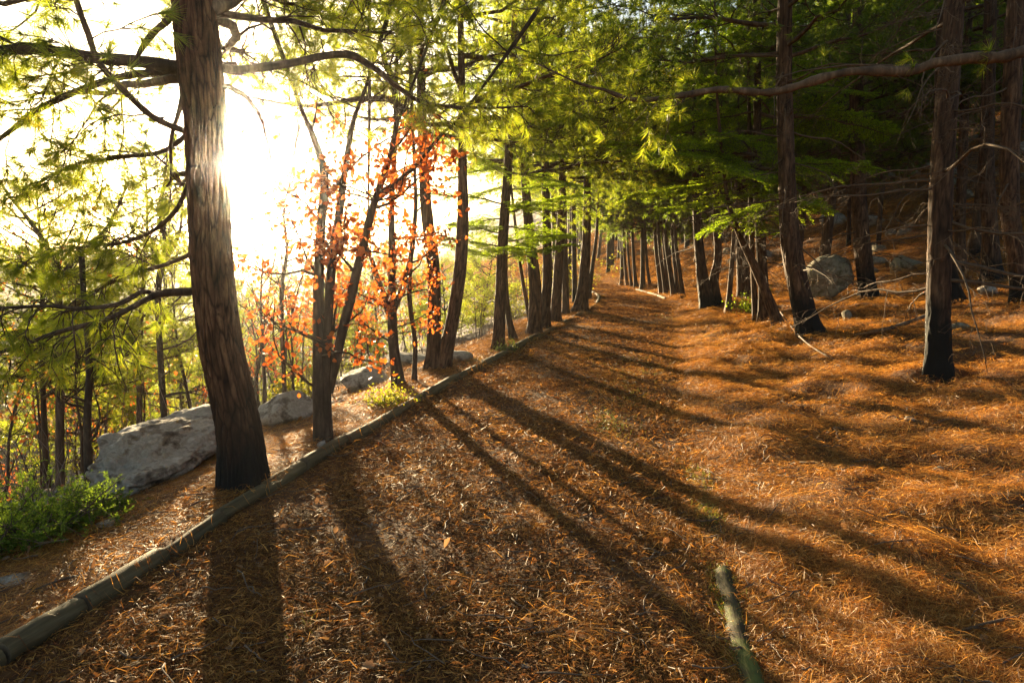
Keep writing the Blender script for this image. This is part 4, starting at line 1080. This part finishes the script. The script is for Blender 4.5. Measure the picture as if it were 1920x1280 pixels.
A = gpt(235, 950); B = gpt(545, 800)
def big_rocks():
    a = hit(225, 952); a2 = hit(410, 862); v = (a2 - a)[:2]; L = np.linalg.norm(v); v /= L; yaw = math.atan2(v[1], v[0]); nx = np.array([-v[1], v[0]])
    c = (a + a2)[:2] / 2 + nx * .38 + v * .36
    rock('boulder', 'big pale flat topped rock slab on the slope behind the leaning pine', (c[0], c[1], (a[2] + a2[2]) / 2 + .07), 5, (L * .98 + .1, .55, .28), (R(12), R(-8), yaw), 'rock', 6, cuts=18, cut=(.45, .8), rough=.24)
    b = hit(515, 805)
    rock('boulder', 'smaller grey rock right of the leaning pine trunk with orange leaves over it', (b[0], b[1] + .35, b[2] + .12), 6, (.30, .26, .22), (R(8), R(5), R(30)), 'rock', 4, cuts=8)
    c = hit(672, 735); rock('boulder', 'low grey rock in the gap between the three stemmed oak and the forked oak', (c[0], c[1] + .3, c[2] + .08), 7, (.52, .4, .26), (0, R(8), R(15)), 'rock', 4)
    c = hit(775, 690); rock('boulder', 'flat pale rock behind the wavy bare stem', (c[0], c[1] + .35, c[2] + .05), 8, (.55, .4, .2), (0, R(5), R(5)), 'rock', 4)
    c = hit(855, 680); rock('boulder', 'low pale rock just right of the double trunked pine', (c[0], c[1] + .25, c[2] + .02), 9, (.3, .25, .13), (0, 0, .5), 'rock', 3)
    c = hit(1563, 560); y = c[1]; rr = 41 * y / F_PX
    rock('boulder', 'large rounded boulder behind the dead twigs on the right bank', (c[0], y + rr * .6, c[2] + rr * .92), 10, (rr * 1.12, rr, rr * 1.12), (0, .1, .4), 'rock_dark', 5, cuts=12, cut=(.62, .93), rough=.10)
    c = hit(1850, 555); rr = 18 * c[1] / F_PX
    rock('stone', 'small pale yellow rock catching the sun in front of the tall dark pine', (c[0], c[1], c[2] + rr * .6), 11, (rr * 1.3, rr, rr), (0, .2, .3), 'rock', 3)
    c = hit(1588, 600); rr = 12 * c[1] / F_PX
    rock('stone', 'grey pointed stone on the litter in front of the round boulder', (c[0], c[1], c[2] + rr * .5), 12, (rr, rr, rr * 1.1), (0, .3, .3), 'rock_dark', 3)
    c = hit(1800, 612); rr = 20 * c[1] / F_PX
    rock('stone', 'flat grey stone half sunk right behind the nearest pine', (c[0], c[1], c[2]), 13, (rr * 1.3, rr, rr * .5), (0, 0, .3), 'rock_dark', 3)
    c = hit(1705, 790); rr = 14 * c[1] / F_PX
    rock('stone', 'small pale stone on the bank in front of the nearest pine', (c[0], c[1], c[2] + rr * .3), 14, (rr, rr * .8, rr * .5), (0, 0, .9), 'rock', 3)
    c = hit(1762, 885); rr = 14 * c[1] / F_PX
    rock('stone', 'mossy stone lying in the bright litter on the right', (c[0], c[1], c[2] + rr * .3), 15, (rr, rr * .8, rr * .6), (0, 0, .2), 'rock_dark', 3)
    c = hit(985, 1250); rr = 14 * c[1] / F_PX
    rock('stone', 'pale stone bedded in the path near the bottom of the picture', (c[0], c[1], c[2]), 16, (rr, rr * .8, rr * .5), (0, 0, .2), 'rock', 3)
    c = hit(430, 880); 
    c = hit(205, 985); rr = 22 * c[1] / F_PX
    rock('stone', 'flat grey stone on the scree below the big slab', (c[0], c[1], c[2]), 17, (rr * 1.3, rr, rr * .5), (0, 0, .4), 'rock', 3)
    c = hit(30, 1090); rr = 30 * c[1] / F_PX
    rock('stone', 'pale stone at the lower left edge under the juniper', (c[0], c[1], c[2]), 18, (rr * 1.3, rr, rr * .6), (0, 0, .4), 'rock', 3)
    c = hit(603, 835); rr = 14 * c[1] / F_PX
    rock('stone', 'small slab leaning on the foot of the three stemmed oak', (c[0] + .02, c[1] - .08, c[2] + .02), 19, (rr * 1.1, rr * .5, rr * .6), (0, -.5, .4), 'rock', 3)
    rng = np.random.default_rng(66)
    lib = [rock_mesh(900 + i, (1, .85, .7), 3, mat='rock_dark', rough=.1) for i in range(5)] + [rock_mesh(910 + i, (1, .8, .6), 3, mat='rock', rough=.1) for i in range(4)]
    n = 0
    while n < 95:
        y = rng.uniform(14, 55); x = edge_r(y) + rng.uniform(6.5, 30); px = 960 + F_PX * x / (y * _c)
        if not (1080 < px < 2000): continue
        n += 1; s = rng.uniform(.2, .5) + .6 * rng.random() ** 4
        o = obj('boulder', lib[int(rng.integers(9))], loc=(x, y, float(ground_z(x, y)) + s * .15), rot=(rng.uniform(-.3, .3), rng.uniform(-.3, .3), rng.uniform(0, 6.28)), sc=s)
        tag(o, ('small' if s < .35 else 'big' if s > .55 else 'middling') + ' grey hillside rock ' + zone(x, y), 'rock', 'rocks scattered over the shaded hillside')
big_rocks()

# ------------------------------------------------------------------ edging logs
def log_mesh(L, r, seed, mat='log', end='log_end'):
    rng = np.random.default_rng(seed); n = 26; k = 18
    s = np.linspace(-L / 2, L / 2, n); th = np.linspace(0, 2 * math.pi, k, endpoint=False)
    rr = r * (1 + (.12 * (vnoise(th[None] * 2.4 + 5, s[:, None] * 9, seed + 3) - .5) if mat == 'log' else 0) + (.35 * (vnoise(th[None] * 1.9 + 3, s[:, None] * 14, seed + 4) - .5) + .3 * (vnoise(th[None] * .7, s[:, None] * 3, seed + 6) - .5) if mat == 'mossy_log' else 0) + .05 * (vnoise(th[None] * 1.1, s[:, None] * 6, seed) - .5) + .05 * (vnoise(th[None] * 3 + 7, s[:, None] * 2, seed + 1) - .5))
    rr[0] *= .93; rr[-1] *= .93; rr[1] *= .99
    cy_ = np.cumsum(rng.normal(0, .0015, n)); V = np.stack([rr * np.cos(th) + cy_[:, None], rr * np.sin(th), np.repeat(s[:, None], k, 1)], -1)
    g = Geo(); g.add(V, ring_faces(n, k, False, False))
    for e, fl in ((0, 1), (n - 1, 0)):
        c = np.vstack([V[e].mean(0)[None], V[e]]); t = [[0, 1 + (j + fl) % k, 1 + (j + 1 - fl) % k] for j in range(k)]; g.add(c, t, 1, False)
    return g.mesh('edging_log', [M[mat], M[end]])

def lay_log(name, label, p, q, r, seed, mat='log', group=None, end='log_end', cat='log'):
    p = np.asarray(p, float); q = np.asarray(q, float); d = q - p; L = np.linalg.norm(d)
    o = obj(name, log_mesh(L - .022, r, seed, mat, end), loc=tuple((p + q) / 2), rot=Vector(d).to_track_quat('Z', 'Y').to_euler())
    return tag(o, label, cat, group)

joints = [(-150, 1330), (0, 1250), (156, 1147), (318, 1047), (425, 978), (499, 927), (570, 882), (650, 829), (727, 785), (790, 745), (850, 711), (905, 684), (957, 660), (1005, 634), (1048, 612), (1086, 592), (1122, 573)]
labs = ['edging log cut off by the lower left corner', 'edging log at the lower left beside the orange litter bank', 'long edging log across from the juniper, below the big slab', 'edging log just before the shadow of the leaning pine', 'edging log at the foot of the leaning pine',
        'edging log just past the leaning pine, running uphill', 'edging log below the three stemmed oak, nearer end', 'edging log right beside the slab at the three stemmed oak', 'edging log in front of the low grey rock', 'edging log beside the low green shrub', 'edging log in front of the double trunked pine',
        'edging log just past the double trunked pine', 'edging log below the round green tuft', 'edging log just past the round green tuft', 'edging log in front of the close row of pines', 'farthest straight edging log, ending at the sunlit curved pine']
JW = []
for px, py in joints:
    w = hit(px, py) if py < 1290 else np.array([edge_l(1.9), 1.9, 0])
    y = w[1]; JW.append(np.array([edge_l(y) - .03, y, .035 + .0]))
for i in range(len(JW) - 1):
    rng = np.random.default_rng(i)
    lay_log('edging_log', labs[i], JW[i] + [rng.normal(0, .011), 0, rng.normal(-.004, .008)], JW[i + 1] + [rng.normal(0, .011), 0, rng.normal(-.004, .008)], .052 + rng.normal(0, .004), 40 + i, group='logs edging the left of the path')
ys = [JW[-1][1] + .15, 26, 28, 30, 32]
for i in range(4):
    y0_, y1_ = ys[i], ys[i + 1]
    z0, z1 = float(path_z(edge_l(y0_), y0_)), float(path_z(edge_l(y1_), y1_))
    lay_log('edging_log', 'far edging log curving left around the path bend', (edge_l(y0_) - .03, y0_, z0 + .045), (edge_l(y1_) - .03, y1_, z1 + .045), .06, 70 + i, group='far edging logs around the bend')
for i, (y0_, y1_) in enumerate([(25.0, 26.8), (26.9, 28.8), (28.9, 31)]):
    z0, z1 = float(path_z(edge_r(y0_), y0_)), float(path_z(edge_r(y1_), y1_))
    lay_log('edging_log', 'far pale edging log along the right of the path bend', (edge_r(y0_) + .03, y0_, z0 + .05), (edge_r(y1_) + .03, y1_, z1 + .05), .055, 80 + i, group='far edging logs on the right of the bend')
# half buried mossy logs on the right
for i, (y0_, y1_, dz, lab) in enumerate([(2.05, 3.3, .045, 'mossy half buried log nearest the bottom edge, right of the path'), (3.75, 4.95, .02, 'mossy half buried log end showing above the litter, right of the path'), (6.3, 7.2, .0, 'mostly buried mossy log under the litter further along the right of the path')]):
    lay_log('buried_log', lab, (edge_r(y0_) + .05, y0_, dz - .050), (edge_r(y1_) + .05, y1_, dz - .042), .045, 90 + i, 'mossy_log')
# fallen wood
def fallen(label, pts, seed, sec=(.15, .4), mat='dead_twig', name='fallen_branch'):
    rng = np.random.default_rng(seed); q = []
    for px, py, w, h in pts:
        p = hit(px, py); q.append([p[0], p[1], p[2] + h, w / 2 * p[1] / F_PX])
    q = np.array(q); base = q[0, :3].copy(); q[:, :3] -= base
    D = spline(q, 24); g = Geo(); tube(g, D[:, :3], D[:, 3], 7, cap0=True); dress(g, D[:, :3], .008, rng, [], step=.22, start=.2, sec=sec, tert=2, droop=.15, up=.05, flat=.5)
    o = obj(name, g.mesh(name, M[mat]), loc=tuple(base)); tag(o, label, 'branch')
fallen('dead grey branch lying on the litter at the foot of the scorched leaning pine', [(1462, 605, 2.5, .22), (1500, 645, 3, .10), (1560, 680, 3.5, .05), (1640, 697, 5, .02)], 1, (.2, .6))
fallen('straight fallen stick left of the nearest pine foot', [(1602, 632, 5, .02), (1670, 622, 8, .05), (1735, 607, 7, .12)], 2, (.1, .2))
fallen('thin dead branch across the bright litter at the right edge', [(1780, 1200, 5, .02), (1850, 1190, 6, .04), (1960, 1165, 7, .03)], 3, (.05, .12))
fallen('fallen brown pole lying across the slope behind the slim dark trunk', [(140, 812, 12, .3), (190, 800, 12, .35), (240, 788, 11, .4)], 4, (.1, .2), 'twig')
fallen('grey twig lying on the bank just beyond the edging logs at lower left', [(40, 1125, 4, .02), (110, 1100, 5, .03), (160, 1085, 4, .02)], 5, (.06, .15))

# ------------------------------------------------------------------ litter
def scatter_r(rng, n, r0, r1, pw, a0, a1):
    """points round the viewpoint's side of the wood, thinner with distance"""
    k = 2 - pw; u = rng.random(n); r = (r0 ** k + u * (r1 ** k - r0 ** k)) ** (1 / k); a = np.radians(rng.uniform(a0, a1, n))
    return r * np.sin(a), r * np.cos(a), r

def strips(g, x, y, z0f, L, W, ang, rng, lift, tilt, m=0, arch=.15):
    n = len(x); dx, dy = np.cos(ang), np.sin(ang)
    xa, ya = x - dx * L / 2, y - dy * L / 2; xb, yb = x + dx * L / 2, y + dy * L / 2
    bend = rng.normal(0, .10, n) * L
    xm, ym = x - dy * bend, y + dx * bend
    za, zb, zm = z0f(xa, ya) + lift, z0f(xb, yb) + lift + tilt * L, z0f(xm, ym) + lift + tilt * L * .5 + np.abs(rng.normal(0, arch, n)) * L
    nx, ny = -dy * W / 2, dx * W / 2; tw = rng.normal(0, .5, n) * W
    V = np.stack([np.column_stack([xa - nx, ya - ny, za]), np.column_stack([xa + nx, ya + ny, za + tw]), np.column_stack([xm - nx, ym - ny, zm]), np.column_stack([xm + nx, ym + ny, zm + tw]), np.column_stack([xb, yb, zb])], 1)
    k = np.arange(n)[:, None] * 5
    g.add(V, np.concatenate([k + [0, 1, 3], k + [0, 3, 2], k + [2, 3, 4]], 1).reshape(-1, 3), m, False)

def litter_z(x, y):
    z = surf_z(x, y)
    d = np.abs(x - edge_l(y) + .03) * .97
    z = np.where((d < .05) & (y > 2) & (y < 25), np.maximum(z, .035 + np.sqrt(np.maximum(.054 ** 2 - d * d, 0))), z)
    return z

def litter():
    rng = np.random.default_rng(9)
    g = Geo()
    x, y, r = scatter_r(rng, 260000, 1.7, 22, 1.2, -44, 46)
    u = edge_l(y) - x; v = x - edge_r(y)
    dens = np.where(v > -.25, 1.0, np.where(u > 0, np.where(u < 2.0, .9, .18), .22 + .5 * sstep(.4, .8, vnoise(x * 1.1, y * 1.1, 77)) * sstep(.25, .9, u * -1)))
    clump = .12 + .75 * vnoise(x * 2.3, y * 2.3, 78) + .6 * vnoise(x * 6.1, y * 6.1, 80) ** 2
    onlog = (u > -.03) & (u < .09); dens = np.where(onlog, .10, dens); near = np.exp(-((u + .08) / .06) ** 2) + np.exp(-((u - .16) / .08) ** 2); dens = dens + .5 * near * ~onlog
    k = rng.random(len(x)) < dens * clump
    x, y, r = x[k], y[k], r[k]; n = len(x)
    ang = rng.uniform(0, 6.28, n) + 1.2 * vnoise(x * 1.7, y * 1.7, 79)
    L = rng.uniform(.035, .11, n); W = .0015 * (1 + r / 4)
    tilt = np.where(rng.random(n) < .22, rng.uniform(0, .40, n), rng.uniform(-.02, .10, n))
    strips(g, x, y, litter_z, L, W, ang, rng, rng.uniform(.002, .026, n), tilt)
    tag(obj('needle_litter', g.mesh('needle_litter', M['litter'])), 'fallen pine needles covering the bank and drifting over the path', 'pine needles', kind='stuff')
    # small twigs
    g = Geo(); x, y, r = scatter_r(rng, 1500, 1.9, 16, 1.1, -44, 46); u = edge_l(y) - x; k = ~((u > -.1) & (u < .12)); x, y, r = x[k], y[k], r[k]; n = len(x)
    for i in range(n):
        L = rng.uniform(.05, .32); a = rng.uniform(0, 6.28); t = np.linspace(-.5, .5, 5); bx = x[i] + math.cos(a) * t * L - math.sin(a) * rng.normal(0, .04, 5) * L; by = y[i] + math.sin(a) * t * L + math.cos(a) * rng.normal(0, .04, 5) * L
        tube(g, np.column_stack([bx, by, surf_z(bx, by) + .012 + rng.uniform(0, .02) + np.abs(rng.normal(0, .01, 5))]), np.linspace(.0045, .0018, 5) * rng.uniform(.6, 1.3), 4, cap0=True)
    tag(obj('fallen_twigs', g.mesh('fallen_twigs', M['twig'])), 'small broken twigs strewn over the litter and the path', 'twigs', kind='stuff')
    # bits of bark and short needles trodden into the path
    g = Geo(); x, y, r = scatter_r(rng, 130000, 1.7, 22, 1.2, -44, 40)
    k = (x > edge_l(y) + .05) & (x < edge_r(y) + .05); x, y, r = x[k], y[k], r[k]; n = len(x)
    L = rng.uniform(.008, .034, n); W = L * rng.uniform(.06, .24, n) * (1 + r / 14)
    strips(g, x, y, surf_z, L, W, rng.uniform(0, 6.28, n), rng, rng.uniform(.001, .010, n), np.where(rng.random(n) < .4, rng.uniform(0, .6, n), 0), arch=.1)
    tag(obj('path_mulch', g.mesh('path_mulch', M['chips'])), 'trodden mulch of bark bits and broken needles on the path', 'mulch', kind='stuff')
    # pebbles
    g = Geo(); t = (1 + 5 ** .5) / 2
    ico = np.array([[-1, t, 0], [1, t, 0], [-1, -t, 0], [1, -t, 0], [0, -1, t], [0, 1, t], [0, -1, -t], [0, 1, -t], [t, 0, -1], [t, 0, 1], [-t, 0, -1], [-t, 0, 1]]) / 1.9
    F = np.array([[0, 11, 5], [0, 5, 1], [0, 1, 7], [0, 7, 10], [0, 10, 11], [1, 5, 9], [5, 11, 4], [11, 10, 2], [10, 7, 6], [7, 1, 8], [3, 9, 4], [3, 4, 2], [3, 2, 6], [3, 6, 8], [3, 8, 9], [4, 9, 5], [2, 4, 11], [6, 2, 10], [8, 6, 7], [9, 8, 1]])
    def peb(x, y, s):
        n = len(x); P = np.column_stack([x, y, surf_z(x, y) + s * .2])
        V = P[:, None] + ico[None] * s[:, None, None] * np.array([1, 1, .6]) * rng.uniform(.6, 1.25, (n, 12, 1)) * rng.uniform(.7, 1.3, (n, 1, 3))
        g.add(V, (np.arange(n)[:, None, None] * 12 + F[None]).reshape(-1, 3), 0, False)
    x, y, r = scatter_r(rng, 9000, 2.8, 16, 1.2, -44, 0); u = edge_l(y) - x
    k = (u > 1.0) & (u < 6) & (rng.random(len(x)) < sstep(.9, 2.2, u)); peb(x[k], y[k], .012 + .06 * rng.random(k.sum()) ** 3)
    x, y, r = scatter_r(rng, 5000, 1.9, 16, 1.3, -44, 40); k = (x > edge_l(y) + .08) & (x < edge_r(y)); peb(x[k], y[k], .003 + .009 * rng.random(k.sum()) ** 2)
    x, y, r = scatter_r(rng, 350, 2.5, 20, 1.0, 0, 46); k = (x > edge_r(y) + .3); peb(x[k], y[k], .006 + .02 * rng.random(k.sum()) ** 2)
    tag(obj('gravel', g.mesh('gravel', M['pebble'])), 'grey pebbles and scree on the slope and strewn over the path', 'gravel', kind='stuff')
    # leaves, far ones
    g = Geo(); x, y, r = scatter_r(rng, 5200, 3.0, 24, .9, -44, 46); u = edge_l(y) - x
    k = rng.random(len(x)) < np.where(u > .3, 1, .38); x, y = x[k], y[k]
    leaves(g, np.column_stack([x, y, surf_z(x, y) + .018]), rng, .055, hang=.05); 
    tag(obj('fallen_leaves', g.mesh('fallen_leaves', M['dry_leaf'])), 'small dry leaves strewn over the litter and the slope', 'leaves', kind='stuff')
    # near leaves one by one
    x, y, r = scatter_r(rng, 420, 2.1, 9, 1.0, -36, 40); u = edge_l(y) - x; k = ~((u > -.12) & (u < .06)); x, y = x[k][:230], y[k][:230]
    for i in range(len(x)):
        on = edge_l(y[i]) < x[i] < edge_r(y[i])
        o = obj('dry_leaf', DRY_LEAF[i % 4], loc=(x[i], y[i], float(surf_z(x[i], y[i])) + .016), rot=(rng.normal(0, .35), rng.normal(0, .3), rng.uniform(0, 6.28)), sc=float(rng.uniform(.45, .85)))
        f = (x[i] - edge_l(y[i])) / 2.8; dz = 'near the bottom edge' if y[i] < 3.2 else 'in the near foreground' if y[i] < 4.6 else 'in the middle distance' if y[i] < 6.5 else 'further along'
        tag(o, ('tan dry leaf on the path ' + ('by the edging logs ' if f < .3 else 'in its middle ' if f < .7 else 'on its right side ') + dz) if on else ('tan dry leaf on the bank ' + ('beyond the edging logs ' if f < 0 else 'right of the mossy logs ' if f < 1.4 else 'toward the right edge ') + dz), 'leaf', 'dry leaves on the path' if on else 'dry leaves on the needle litter')
    # grass
    g = Geo(); cx, cy_ = [], []
    for (px, py, s, n) in [(1310, 900, .10, 400), (1325, 960, .08, 400), (1352, 1090, .05, 300), (1385, 1240, .05, 300), (1368, 1160, .05, 300), (1180, 740, .28, 420), (1150, 790, .25, 260), (1215, 690, .35, 420), (1340, 640, .4, 300), (1270, 600, .5, 300), (1160, 700, .3, 260), (1130, 800, .12, 160), (575, 1185, .05, 40), (1360, 1130, .06, 200), (880, 675, .25, 260), (1380, 610, .5, 300), (955, 640, .3, 300)]:
        p = hit(px, py); cx.append(p[0] + rng.normal(0, s * .5, n)); cy_.append(p[1] + rng.normal(0, s * 1.6, n))
    x = np.concatenate(cx); y = np.concatenate(cy_); n = len(x); a = rng.uniform(0, 6.28, n); h = rng.uniform(.015, .055, n); W = .003 * (1 + y / 8)
    z = surf_z(x, y); V = np.stack([np.column_stack([x - np.cos(a) * W / 2, y - np.sin(a) * W / 2, z]), np.column_stack([x + np.cos(a) * W / 2, y + np.sin(a) * W / 2, z]), np.column_stack([x + rng.normal(0, .6, n) * h, y + rng.normal(0, .6, n) * h, z + h])], 1)
    g.add(V, np.arange(n * 3).reshape(-1, 3), 0, False)
    tag(obj('grass', g.mesh('grass', M['grass'])), 'thin green grass tufts along the middle and right edge of the path', 'grass', kind='stuff')
def carpet():
    """the mat of pine straw: small patches of crossed needles laid over the ground by geometry nodes"""
    rng = np.random.default_rng(31)
    col = bpy.data.collections.new('straw_patches'); n_p = 10
    flat = lambda x, y: np.zeros_like(x)
    for i in range(n_p):
        g = Geo(); short = i >= 6
        n = 300 if not short else 260; r = .24 * np.sqrt(rng.random(n)); a = rng.uniform(0, 6.28, n); x, y = r * np.cos(a), r * np.sin(a)
        L = rng.uniform(.03, .10, n) if not short else rng.uniform(.008, .045, n); W = (.0013 + 0 * L) if not short else L * rng.uniform(.05, .2, n)
        th = rng.uniform(0, 6.28) + rng.normal(0, .9, n)
        strips(g, x, y, flat, L, W, th, rng, rng.uniform(.0, .022, n), np.where(rng.random(n) < .2, rng.uniform(0, .35, n), rng.uniform(-.04, .08, n)), arch=.08)
        o = bpy.data.objects.new(f'straw_patch_{i}', g.mesh('straw_patch', M['litter' if not short else 'chips'])); col.objects.link(o)
    P = []; rot = []; scl = []; idx = []
    x, y, r = scatter_r(rng, 26000, 1.6, 62, 1.05, -46, 47)
    l, rr = edge_l(y), edge_r(y); u = l - x; v = x - rr
    px = 960 + F_PX * x / (y * _c)
    den = np.where(u > 0, np.where(u < 2.4, .8, .0), np.where(v > -.2, .95, .85)) * (.35 + .65 * sstep(.2, .6, vnoise(x * 2.1, y * 2.1, 83)))
    den = np.where((u > -.13) & (u < .2), 0, den)
    k = rng.random(len(x)) < den; x, y, r, u, v = x[k], y[k], r[k], u[k], v[k]; n = len(x)
    e = .06; zx = (surf_z(x + e, y) - surf_z(x - e, y)) / (2 * e); zy = (surf_z(x, y + e) - surf_z(x, y - e)) / (2 * e)
    zx = np.clip(zx, -.6, .6); zy = np.clip(zy, -.6, .6)
    yaw = rng.uniform(0, 6.28, n); eul = np.zeros((n, 3))
    for i in range(n):
        q = Vector((-zx[i], -zy[i], 1)).normalized().rotation_difference(Vector((0, 0, 1))).inverted()
        eul[i] = (q.to_matrix() @ Matrix.Rotation(yaw[i], 3, 'Z')).to_euler()
    onp = (u < 0) & (v < -.1)
    idx = np.where(onp & (rng.random(n) < .85), rng.integers(6, 10, n), rng.integers(0, 6, n)).astype(np.int32)
    scl = rng.uniform(.75, 1.2, n) * (1 + np.maximum(r - 4, 0) / 16)
    me = bpy.data.meshes.new('needle_carpet'); me.vertices.add(n)
    me.vertices.foreach_set('co', np.column_stack([x, y, surf_z(x, y) + .001]).astype(np.float32).ravel())
    a = me.attributes.new('rot', 'FLOAT_VECTOR', 'POINT'); a.data.foreach_set('vector', eul.astype(np.float32).ravel())
    a = me.attributes.new('scl', 'FLOAT', 'POINT'); a.data.foreach_set('value', scl.astype(np.float32))
    a = me.attributes.new('pick', 'INT', 'POINT'); a.data.foreach_set('value', idx)
    o = obj('needle_carpet', me); tag(o, 'matted pine straw covering the bank, the path and the hillside', 'pine needles', kind='stuff')
    ng = bpy.data.node_groups.new('needle_carpet', 'GeometryNodeTree')
    ng.interface.new_socket('Geometry', in_out='INPUT', socket_type='NodeSocketGeometry'); ng.interface.new_socket('Geometry', in_out='OUTPUT', socket_type='NodeSocketGeometry')
    N = ng.nodes.new; li = ng.links.new
    gi, go = N('NodeGroupInput'), N('NodeGroupOutput'); ci = N('GeometryNodeCollectionInfo'); ip = N('GeometryNodeInstanceOnPoints')
    ci.inputs['Collection'].default_value = col; ci.inputs['Separate Children'].default_value = True; ci.inputs['Reset Children'].default_value = True
    def named(nm, tp):
        q = N('GeometryNodeInputNamedAttribute'); q.data_type = tp; q.inputs['Name'].default_value = nm
        return next(s_ for s_ in q.outputs if s_.enabled and s_.name == 'Attribute')
    li(gi.outputs[0], ip.inputs['Points']); li(ci.outputs[0], ip.inputs['Instance']); ip.inputs['Pick Instance'].default_value = True
    li(named('pick', 'INT'), ip.inputs['Instance Index']); li(named('rot', 'FLOAT_VECTOR'), ip.inputs['Rotation']); li(named('scl', 'FLOAT'), ip.inputs['Scale'])
    li(ip.outputs[0], go.inputs[0])
    md = o.modifiers.new('needle_carpet', 'NODES'); md.node_group = ng
litter()
carpet()
